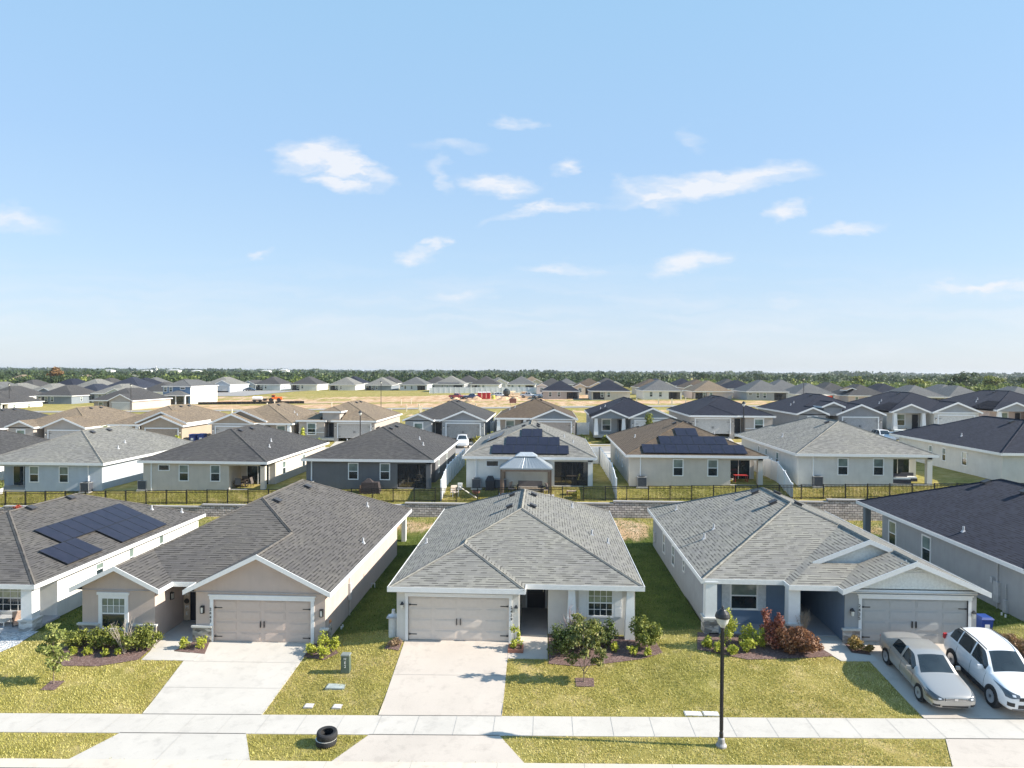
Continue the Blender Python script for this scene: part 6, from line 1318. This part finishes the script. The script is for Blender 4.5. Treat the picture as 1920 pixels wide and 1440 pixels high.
# ------------------------------------------------------------------ far rows
FH = [  # x, y, pad, facing, roof, wall, W, L, label
 (-156.9, 221.4, 1.85, 'r', 'grey', 'slate', 12.3, 17, 'far dark grey house with a white side wall left of the grey gables'),
 (-114.6, 184.2, 2.15, 'f', 'grey', 'greige', 12.6, 19, 'grey gabled house with a long white side wall beyond the tan roofs'),
 (-155.9, 190.5, 0.75, 'r', 'grey', 'white', 12.3, 17, 'dark roofed house at far left whose bright side wall ends at a green lawn'),
 (-172.5, 217, 1.5, 'r', 'grey', 'white', 12.3, 17, 'dark hip roofed house at the left frame edge, second row back'),
 (-174.6, 238.6, 2.2, 'f', 'light', 'grey', 12.3, 17, 'pale green grey roofed house with a grey gable at far left'),
 (-189.4, 242.0, 2.2, 'f', 'light', 'white', 12.3, 17, 'pale roofed white house touching the left frame edge'),
 (-203.5, 291.5, 3.0, 'r', 'black', 'grey', 12.3, 17, 'dark purple roof rising between the pale roofs at far left'),
 (-161.3, 243.2, 2.2, 'r', 'navy', 'grey', 11, 16, 'house with a navy solar roof at far left'),
 (-144.3, 230.0, 2.4, 'f', 'light', 'bluegrey', 12.3, 18, 'pale roofed house with a blue grey gable left of the two storey house'),
 (-181.6, 274.4, 3.0, 'r', 'light', 'greyw', 13, 17, 'pale hip roof behind the navy solar roof at far left'),
 (-161.7, 265.3, 3.2, 'r', 'navy', 'grey', 16, 18, 'long navy roofed house behind the pale roofs at left'),
 (-136.6, 244.4, 2.6, 'r', 'grey', 'white', 12.3, 16, 'dark roofed house left behind the two storey house'),
 (-147.2, 279.0, 3.4, 'r', 'grey', 'grey', 12.3, 16, 'dark grey roof farther left behind the two storey house'),
 (-171.8, 292.9, 3.6, 'r', 'black', 'grey', 12.3, 16, 'black roof between the navy roof and the two storey house'),
 (-212.8, 281.0, 2.6, 'r', 'grey', 'white', 12.3, 16, 'dark roof peeking between the pale roofs at the left edge'),
 (-184.0, 322.4, 3.4, 'r', 'mid', 'grey', 12.3, 16, 'grey roof farthest back before the woods at left'),
 (-208.2, 326.3, 3.0, 'r', 'grey', 'grey', 12.3, 16, 'dark roof farthest back behind the pale roofs at left'),
 (-133, 284, 4.5, 'f', 'light', 'bluegrey', 12.3, 18, 'pale roofed house with a blue gable behind the two storey house'), (-129, 305, 4.1, 'f', 'grey', 'slate', 8, 17, 'dark roofed house with a small blue gable beside the parked dark car'),
 (-120.5, 305, 4.3, 'r', 'grey', 'bluegrey', 12.3, 17, 'far grey blue house, leftmost of the row along the building site'), (-104.5, 305.6, 4.4, 'r', 'grey', 'greyw', 12.3, 17, 'far dark roofed pale house, second along the building site'),
 (-88.5, 309, 4.2, 'r', 'light', 'greyw', 12.3, 17, 'far pale roofed white house, third along the building site'), (-72.6, 309, 4.2, 'r', 'light', 'slate', 12.3, 17, 'far blue walled house along the building site'), (-57.2, 309, 4.5, 'r', 'mid', 'bluegrey', 12.3, 17, 'far lilac grey house just left of the long white fence'),
 (-38, 283, 5.3, 'r', 'light', 'cool', 12.3, 17, 'far grey house with a navy solar roof behind the white fence'), (-24.2, 290, 5.2, 'r', 'grey', 'white', 12.3, 17, 'far white house with a dark roof behind the white fence'), (-9.5, 291, 5.3, 'r', 'mid', 'white', 12.3, 17, 'far white house with a grey green roof behind the white fence'),
 (5.4, 228.6, 4.35, 'r', 'black', 'greige', 12.3, 17, 'pinkish grey house with a dark roof right of the white fence'), (20.2, 217, 4.75, 'r', 'black', 'beige', 12.3, 17, 'beige house with a black roof in the middle distance'), (35.9, 218, 4.93, 'r', 'mid', 'white', 12.3, 17, 'white house with a mid grey roof and black rear openings'),
 (52, 222, 4.7, 'r', 'tan', 'pink', 12.3, 17, 'house with a tan roof and red brown porch in the middle distance'), (66, 214, 4.95, 'r', 'mid', 'cool', 12.6, 17, 'grey green walled house behind the orange skip'), (83, 222, 4.1, 'r', 'mid', 'white', 12.3, 17, 'white walled house behind the three gabled black roof'),
 (97.1, 218, 3.86, 'r', 'grey', 'pink', 12.3, 17, 'pink walled house with a dark grey roof and small roof gable at right'), (111, 213, 3.81, 'r', 'mid', 'greyw', 12.3, 17, 'pale walled house with a grey roof at right, behind the tapered columns'), (126, 217, 3.7, 'r', 'mid', 'cream', 12.3, 17, 'cream house with a grey roof at far right'), (141, 213, 3.6, 'r', 'mid', 'cream', 12.3, 17, 'grey roofed house at the far right frame edge'),
 (3, 262, 5.1, 'f', 'grey', 'white', 12.3, 18, 'dark roofed house directly behind the pinkish grey one'), (17, 262, 5.1, 'f', 'brown', 'cream', 12.3, 18, 'house with a brown gable roof behind the black roofed beige house'), (-22, 330, 5.2, 'f', 'mid', 'white', 10, 18, 'small white gabled house in the farthest row'), (-6, 330, 5.2, 'f', 'tan', 'cream', 12.3, 18, 'tan gabled house in the farthest row'), (-36, 330, 5.2, 'r', 'grey', 'grey', 12.3, 18, 'dark roof in the farthest row behind the white fence'),
 (27, 300, 5., 'f', 'grey', 'greyw', 12.3, 18, 'dark roofed house with a white gable, farthest row centre'), (40, 262, 5.0, 'f', 'brown', 'beige', 12.3, 18, 'brown roofed house behind the white house with black openings'), (48, 300, 4.9, 'f', 'navy', 'white', 12.3, 18, 'navy roofed house with a white gable, farthest row'), (60, 305, 4.8, 'f', 'black', 'grey', 12.3, 18, 'dark house far behind the white one'),
 (57, 262, 4.9, 'f', 'brown', 'greige', 12.3, 18, 'brown roof behind the tan roofed house'), (72, 262, 4.7, 'f', 'black', 'bluegrey', 12.3, 18, 'black roofed house with a blue grey gable at right'), (78, 300, 4.6, 'r', 'grey', 'grey', 12.3, 18, 'dark roof farthest back at right'), (88, 262, 4.3, 'r', 'mid', 'greyw', 14, 18, 'long grey roof behind the three gabled house'),
 (104, 258, 3.9, 'r', 'grey', 'grey', 12.3, 18, 'dark grey roof behind the pink walled house'), (10, 312, 5., 'r', 'mid', 'bluegrey', 10, 18, 'tall pale blue house in the farthest row'), (-52, 338, 4.6, 'r', 'grey', 'grey', 12.3, 18, 'dark roof behind the lilac grey house'), (-76, 338, 4.5, 'r', 'grey', 'grey', 12.3, 18, 'dark roof behind the blue walled house'), (-93, 338, 4.4, 'r', 'black', 'grey', 12.3, 18, 'dark roof behind the third far house'),
 (-212, 262, 2, 'r', 'mid', 'white', 12.3, 17, 'grey roofed house just inside the left frame edge'), (122, 256, 3.7, 'r', 'black', 'white', 12.3, 17, 'black roofed house behind the pale walled one at right'), (140, 250, 3.6, 'r', 'mid', 'grey', 12.3, 17, 'farthest grey roof at the right frame edge')]
SPECIAL = {}
for (x, y, z, k, rc, wc, W_, L_, lb) in FH:
    z -= .05
    if k == 'r':
        h, r, V = rear_house(lb, x, y-.35, z, rc, wc, Wd=W_, L=L_, wins=[DH(2.4 if int(abs(x)) % 2 else 3.2), DH(5.2)]+([(1.0, 1.0, .5, 1.7)] if int(abs(x)) % 3 == 0 else []), lanai=(W_-4.6, W_-.7, 2.5) if int(x) % 4 else (.0, 3.9, 2.5), far=True, dark=True, side='R' if x < -90 else None)  # dark: screens added to far porches to deepen their dark openings
        if 'navy solar roof behind the white fence' in lb: slope_panels(r, -4.4, .5, [(0, 8), (1, 6), (2, 4)], 1.05)
        if 'small roof gable' in lb: roof(h, [vol(-5.3, -1.8, 3.2, 8, 4.2, 'LR')], RC['tan'], caps=False, soffit=False, name='roof_gable')
    else: front_house(lb, x, y, z, rc, wc, Wd=W_, L=L_, far=True, wing='gable' if int(abs(x)) % 2 else 'porch', accent='bluegrey' if 'blue' in lb else None)
# two storey house
h = thing('two_storey_house', 'two storey house with a blue weatherboard front and bright white side wall', 'house', (-115, 218, 2.2))
V = [vol(-4.75, 4.75, 0, 19, 5.65)]; r = roof(h, V, R_MID)
V2 = [vol(-3.2, 4.6, -3.2, .5, 2.9, 'LRF')]; roof(h, V2, R_MID, name='porch_roof', caps=False)
w = M(); run_wall(w, [(-4.4, .35), (4.4, .35), (4.4, 18.6), (-4.4, 18.6)], -1, 5.6); w.build('wall', stc('white'), h); M().box(-4.4, 4.4, .28, .34, -1, 5.45).build('blue_cladding', plain((.12, .2, .32), .6), h)
for u in (-3.6, -1.9): window(h, (u, .28, 3.9), .9, 1.4, trim=.15)
window(h, (1.9, .28, 4.7), 1.4, .5, split=False, trim=.15); column(h, 4.2, -2.8, -.5, 2.8, .2, .2); M().box(-2.8, 3.8, .2, .27, 0, 2.4).build('porch_opening', GL_D, h); column(h, 1.3, -2.8, -.5, 2.8, .12, .12); window(h, (4.4, 5.6, 4.5), .35, .8, 'R'); window(h, (4.4, 8.6, 4.5), .35, .8, 'R')
car('dark blue car parked before the small blue gable in the far distance', 'sedan', -124.2, 296, zg(-124, 296)+.1, 1.4, 0, (.03, .05, .08), lod=1)
# ------------------------------------------------------------------ building site
def gz(x, y): return zg(x, y)+.03
car('red pickup truck on the building site', 'pickup', -29, 238, gz(-29, 238), 1.3, 0, (.5, .06, .04), 'pickup truck', 1); car('dark blue pickup truck beside the red one on the building site', 'pickup', -24, 236, gz(-24, 236), -1.45, 0, (.02, .03, .09), 'pickup truck', 1)
car('white pickup truck on the right part of the building site', 'pickup', 1.2-1, 238, gz(0, 238), 1.5, 0, (.8, .8, .8), 'pickup truck', 1); car('white pickup truck parked beyond the sage gable house', 'pickup', -6.2+1, 241, gz(-5, 241), 1.4, 0, (.75, .72, .7), 'pickup truck', 1); car('grey car left of the orange skip', 'sedan', 71.5, 200, gz(71, 200), 1.5, 0, (.1, .14, .2), lod=1)
car('small white van on the building site beside the lumber', 'suv', -15, 244, gz(-15, 244), 1.5, 0, (.75, .75, .75), lod=1)
for i, x in enumerate((-21.4, -19.9, -18.5)):
    t = thing('portable_toilet', ['left', 'middle', 'right'][i]+' one of three red portable toilets on the building site', 'portable toilet', (x, 236+i*.3, gz(x, 236)), group='portable toilets on the building site'); M().box(-.6, .6, -.6, .6, 0, 2.1).build('cabin', plain((.5, .025, .03), .5), t); M().frustum(0, 0, 2.1, 2.35, .66, .66, .5, .5).build('roof', WHITE, t); M().box(-.4, .4, -.63, -.6, .1, 1.95).build('door', plain((.4, .02, .02), .5), t)
t = thing('barrel', 'yellow barrel beside the red portable toilets', 'barrel', (-16.6, 233, gz(-16.6, 233))); M().lathe([(.6, 0), (.65, .6), (.6, 1.3), (.001, 1.32)], 14).build('drum', plain((.6, .55, .1), .5), t); M().lathe([(.67, .6), (.67, .68)], 14).build('band', BLACK, t)
t = thing('skip', 'bright orange red skip with rubble behind the black roofed beige house', 'skip', (77.2, 204, gz(77, 204))); M().frustum(0, 0, .1, 2.2, 3.0, 1.1, 3.3, 1.3).build('container', plain((.75, .06, .02), .5), t); M().frustum(0, 0, 2.2, 2.5, 2.9, 1.0, 1.6, .5).build('rubble', plain((.7, .6, .5), .9, 0., .3), t)
t = thing('wheel_loader', 'orange wheel loader working on the sandy ground at left', 'loader', (-89, 232, gz(-89, 232)), .2); t.scale = (.75, .75, .75); OR = plain((.8, .16, .02), .45)
M().frustum(1.6, 0, .9, 2.1, 1.7, .9, 1.4, .8).build('engine_cover', OR, t); M().frustum(-.6, 0, 1.2, 3.0, .8, .75, .65, .65).build('cab', OR, t); M().box(-1.3, .1, -.78, .78, 2.0, 2.8).build('cab_glass', GL_D, t); M().frustum(-4.2, 0, .3, 1.3, .5, 1.3, .8, 1.3).build('bucket', BLACK, t); M().tube([(-1.2, 0, 1.3), (-3.6, 0, .9)], .16).build('boom', OR, t)
for a in (-1.6, 1.8):
    for b in (-1.05, 1.05): M().lathe([(.8, -.25), (.8, .25), (.4, .27)], 18, (a, b, .8), 'y').build('wheel', RUBBER, t)
t = thing('water_tanker', 'white water tank trailer beside the orange loader', 'tanker', (-94.5, 231, gz(-94, 231)), .1); t.scale = (.65, .65, .65); M().lathe([(.5, -2.4), (1.0, -2.2), (1.0, 2.2), (.5, 2.4)], 16, (0, 0, 1.7), 'x').build('tank', WHITE, t); M().box(-2.4, 2.4, -.7, .7, .5, .8).build('chassis', BLACK, t); [M().lathe([(.5, -.2), (.5, .2)], 14, (a, b, .5), 'y').build('wheel', RUBBER, t) for a in (-1.4, 1.4) for b in (-.8, .8)]
t = thing('site_sign', 'small brown sign board on the grass beyond the batten gable house', 'sign', (-8.2, 188, gz(-8.2, 188))); M().box(-.9, .9, -.05, .05, .6, 1.8).build('board', plain((.2, .08, .06), .7), t); [M().box(a-.05, a+.05, -.04, .04, -.2, .6).build('post', plain((.5, .4, .3), .8), t) for a in (-.6, .6)]
t = thing('cement_mixer', 'dark round mixer drum standing on the building site', 'mixer', (-12.6, 240, gz(-12.6, 240))); M().lathe([(.5, .6), (1.2, 1.4), (1.2, 2.4), (.5, 3.2)], 16).build('drum', plain((.03, .04, .04), .5), t); M().box(-.9, .9, -.6, .6, 0, .6).build('frame', BLACK, t)
rr = random.Random(5)
for i in range(10):
    x, y = rr.uniform(-26, 6), rr.uniform(240, 262); t = thing('lumber_pile', 'pile of pale lumber and block pallets on the dirt before the long white fence', 'lumber', (x, y, gz(x, y)), rr.uniform(0, 3), 'lumber piles on the building site'); m = M()
    for k in range(rr.randint(3, 6)): a = rr.uniform(-.3, .3); m.box(-rr.uniform(.8, 2), rr.uniform(.8, 2), -.6+a, .6+a, k*.28, k*.28+.24)
    m.build('boards', plain([(.6, .42, .26), (.5, .48, .45), (.68, .56, .4)][i % 3], .9, 0., .3), t)
for i in range(8):
    x, y = rr.uniform(-36, 4), rr.uniform(212, 238); t = thing('dirt_mound', 'low mound of sandy soil on the building site', 'dirt mound', (x, y, gz(x, y)), rr.uniform(0, 3), 'soil mounds on the building site'); m = M(); s_ = rr.uniform(1.5, 3.5)
    m.lathe([(s_, -.2), (s_*.7, .3*s_*.4), (s_*.35, .6*s_*.5), (.001, .68*s_*.5)], 11); o_ = m.build('soil', plain((.5, .33, .2), .95, 0., .3, 1.5), t, smooth=True); o_.scale = (1, .6, 1)
for i in range(26):
    x, y = rr.choice([(rr.uniform(-80, -30), rr.uniform(145, 170)), (rr.uniform(-95, -35), rr.uniform(182, 212)), (rr.uniform(-10, 40), rr.uniform(182, 195)), (rr.uniform(-32, -10), rr.uniform(145, 168))]); t = thing('survey_stake', 'short white survey stake in the rough grass of an empty lot', 'stake', (x, y, gz(x, y)), group='survey stakes in the empty lots'); tag(M().box(-.12, .12, -.12, .12, -.1, 1.3).frustum(0, 0, 1.3, 1.5, .14, .14, .1, .1).build('stake', plain((.75, .66, .5), .8), t))
t = thing('silt_fence', 'black silt fence along the edge of the sandy ground left of the loader', 'silt fence', (-104, 214, 0)); m = M()
for k in range(22): x0, x1 = k*1.5-2, (k+1)*1.5-2; z = zg(-104+x0, 214); m.box(x0, x1-.05, -.03, .03, z, z+.8)
m.build('fabric', plain((.02, .02, .02), .8), t); m = M(); [m.box(k*1.5-2.06, k*1.5-2, -.06, .06, zg(-104, 214)-.2, zg(-104, 214)+1.0) for k in range(23)]; m.build('stakes', BRZ, t)
# ------------------------------------------------------------------ trees and far woods
def forest(name, label, pts, mats, seed, leafs):
    """pts: x, y, height, radius, tint, nleaf, leafsize -> one mesh of countless crowns"""
    r = np.random.default_rng(seed); VV = []; TT = []
    for i, (x, y, h, R, tn, n, ls) in enumerate(pts):
        z = zg(x, y); k = 6; a = r.uniform(0, 6.28, k)
        bl = [(x+R*.55*math.cos(q_)*r.random(), y+R*.55*math.sin(q_)*r.random(), z+h*r.uniform(.5, .82), R*r.uniform(.35, .6), R*r.uniform(.35, .6), h*r.uniform(.14, .22)) for q_ in a]+[(x, y, z+h*.45, R*.8, R*.8, h*.3)]
        V, T = foliage_np(bl, n, ls, int(r.integers(1e9)), 1.2, .2); VV.append(V); TT.append(np.clip(T*.55+tn, 0, 1))
    return tag(mesh_np(name, np.concatenate(VV), 4, np.concatenate(TT), mats), label, 'woodland', kind='stuff')
FM = leafm((.055, .085, .03), (.15, .19, .06))
rr = random.Random(8); pts = []
for i in range(640):
    y = 352+rr.random()**1.5*150; x = rr.uniform(-.78, .78)*y-.045*y; zt = 7.6-zg(x, y) if x > 60 else 9.0-zg(x, y); h = zt+rr.uniform(-1.0, 1.6); pts.append((x, y, h, rr.uniform(4.5, 8), rr.choice((0, .08, .16, .3)), 200, .9))
for i in range(700):
    y = 500+rr.random()**1.4*1000; x = rr.uniform(-.78, .78)*y-.045*y; h = 11.8-zg(x, y)+rr.uniform(-2, 1.3)+(1.0 if abs(x) < 200 else 0); pts.append((x, y, h, rr.uniform(9, 15), rr.choice((0, .05, .1, .18)), 70, 2.1))
for i in range(520):
    y = 1500+rr.random()*2600; x = rr.uniform(-.78, .78)*y-.045*y; h = 15+rr.uniform(-3, 3)-zg(x, y)*.3; pts.append((x, y, h, rr.uniform(20, 45), rr.choice((0, .05, .1)), 90, 5.5))
forest('far_woods', 'dark green woodland spreading to the horizon behind the houses', pts, FM, 3, 1)
pts = []
for i in range(340):
    x = rr.uniform(70, 260); y = 262+max(0, (150-x))*.5+rr.random()**1.3*90+(30 if x < 110 else 0); pts.append((x, y, rr.uniform(3.2, 6.5), rr.uniform(2.2, 4), rr.choice((.1, .25, .4)), 110, .8))
for i in range(160):
    x = rr.uniform(-330, -120); y = rr.uniform(345, 470); pts.append((x, y, rr.uniform(4, 7), rr.uniform(3, 5), rr.choice((0, .2, .35)), 100, 1.0))
forest('scrub', 'lighter green scrub and brush between the last houses and the woods', pts, leafm((.15, .2, .05), (.42, .42, .12)), 4, 1)
def big_tree(label, x, y, h, R, cols, n=1500, leaf=.55, group=None, name='tree', tall=False):
    _sd[0] += 1; z = zg(x, y); t = thing(name, label, 'tree', (x, y, z), group=group); r_ = random.Random(_sd[0]); bl = []
    for k in range(11): a = r_.uniform(0, 6.28); d = r_.uniform(.1, .7)*R; bl.append((d*math.cos(a), d*math.sin(a), h*r_.uniform(.42, .88), R*r_.uniform(.25, .45), R*r_.uniform(.25, .45), h*r_.uniform(.08, .16)))
    if tall: bl = [(r_.uniform(-.3, .3)*R, r_.uniform(-.3, .3)*R, h*(.35+.6*k/8), R*(1-.08*k)*.6, R*(1-.08*k)*.6, h*.09) for k in range(9)]
    m = M(); m.tube([(0, 0, -.5), (.1, 0, h*.4), (0, .1, h*.8)], .3, 7, .1)
    for b in bl[:6]: m.tube([(0, 0, h*.35), (b[0]*.6, b[1]*.6, b[2]*.85), b[:3]], .12, 5, .03)
    m.build('trunk', BARK, t); V, T = foliage_np(bl, n, leaf, _sd[0], 1.3); mesh_np('crown', V, 4, T, leafm(*cols), t)
DK = ((.05, .075, .03), (.15, .19, .06))
for i, (x, y, h, R, tl) in enumerate([(172, 300, 10.4, 6.5, 0), (187, 305, 8.5, 6, 0), (199, 300, 10.6, 7.5, 0), (209, 302, 10.2, 6, 0), (154, 300, 7.6, 6, 0), (228, 318, 11.3, 3.4, 1), (234, 320, 12.0, 3, 1), (241, 318, 11.2, 3.4, 1), (247, 322, 11.8, 3, 1), (222, 316, 10.6, 3.2, 1), (254, 320, 10.6, 3.6, 1), (143, 330, 8.4, 5.5, 0)]):
    big_tree(['dark broad oak left of the tall group at far right', 'low rounded oak between the darker crowns at far right', 'widest dark oak of the far right treeline', 'dark oak right of the widest crown at far right', 'pale scrubby oak at the left end of the far right trees', 'left tall slender dark tree under the sky at far right', 'tallest slender dark tree at far right', 'middle slender dark tree at far right', 'second tallest slender dark tree at far right', 'shorter slender tree at the left end of the slender group', 'slender dark tree nearest the right frame edge', 'small round dark tree left of the pale scrubby oak'][i], x, y, h, R, DK if tl or i in (0, 2, 3) else MG, 1300 if not tl else 700, .6, 'tall trees of the far right treeline', tall=bool(tl))
big_tree('rusty brown tree among the green ones at far left', -262, 372, 11.2, 5.5, ((.2, .11, .04), (.34, .2, .08)), 1200, .7)
big_tree('green roadside tree beside the blue gable behind the two storey house', -133.5, 265, 6.5, 2.2, MG, 700, .4)
for i, (x, y) in enumerate([(-330, 430), (-300, 440), (-315, 470), (-285, 475), (-255, 520), (-345, 480)]):
    t_h = rear_house(['leftmost', 'second', 'third', 'fourth', 'rightmost', 'rearmost'][i]+' pale house among the trees at far left', x, y, zg(x, y)+.5, 'light' if i % 2 else 'tan', 'white', far=True, wins=[DH(4)], L=16)
for i, (px_, y, w_, hh) in enumerate([(-560, 1050, 22, 9), (-530, 1060, 14, 8), (-600, 1050, 18, 8), (-655, 1040, 16, 8), (-430, 1080, 16, 9), (-335, 900, 12, 10)]):
    t = thing('distant_building', ['widest', 'second', 'third', 'leftmost', 'rightmost', 'nearest'][i]+' tiny white building above the woods on the left horizon', 'building', (px_, y, zg(px_, y)+3), group='white buildings on the left horizon'); t.scale = (.8, 1, .8); M().box(-w_/2, w_/2, 0, 12, -3, hh).build('wall', WHITE, t); M().frustum(0, 6, hh, hh+1.6, w_/2+.8, 6.8, w_/4, 1).build('roof', plain((.5, .5, .5), .8), t); M().box(-w_/3, w_/3, -.1, 0, hh*.4, hh*.7).build('window', GL_D, t)
t = thing('radio_mast', 'thin white mast standing on the left horizon', 'mast', (-590, 1060, 2)); M().tube([(0, 0, 0), (0, 0, 17)], .6, 6, .25).build('pole', WHITE, t); M().frustum(0, 0, 11, 12.5, 1.4, 1.4, 1.4, 1.4).build('antenna', WHITE, t)

# ------------------------------------------------------------------ air
def haze():
    m = M(); m.box(-6100, 6100, -90, 7100, -6, 22); o = m.build('haze', [], None); o['kind'] = 'stuff'; tag(o, 'thin pale summer haze over the far woods', 'haze')
    mt = bpy.data.materials.new('haze'); mt.use_nodes = True; n = mt.node_tree; n.nodes.clear(); v = n.nodes.new('ShaderNodeVolumePrincipled'); ou = n.nodes.new('ShaderNodeOutputMaterial')
    v.inputs['Color'].default_value = (.82, .9, 1, 1); v.inputs['Density'].default_value = .0001; v.inputs['Anisotropy'].default_value = .2; n.links.new(v.outputs[0], ou.inputs['Volume']); o.data.materials.clear(); o.data.materials.append(mt)
haze()

for o in list(SC.objects):
    if o.parent is None and o.get('category') == 'house' and not o.get('group'):
        y = o.location.y; o['group'] = 'houses of the foreground row' if y < 40 else 'houses behind the black fence' if y < 70 else 'houses across the back street' if y < 120 else 'houses in the far rows'
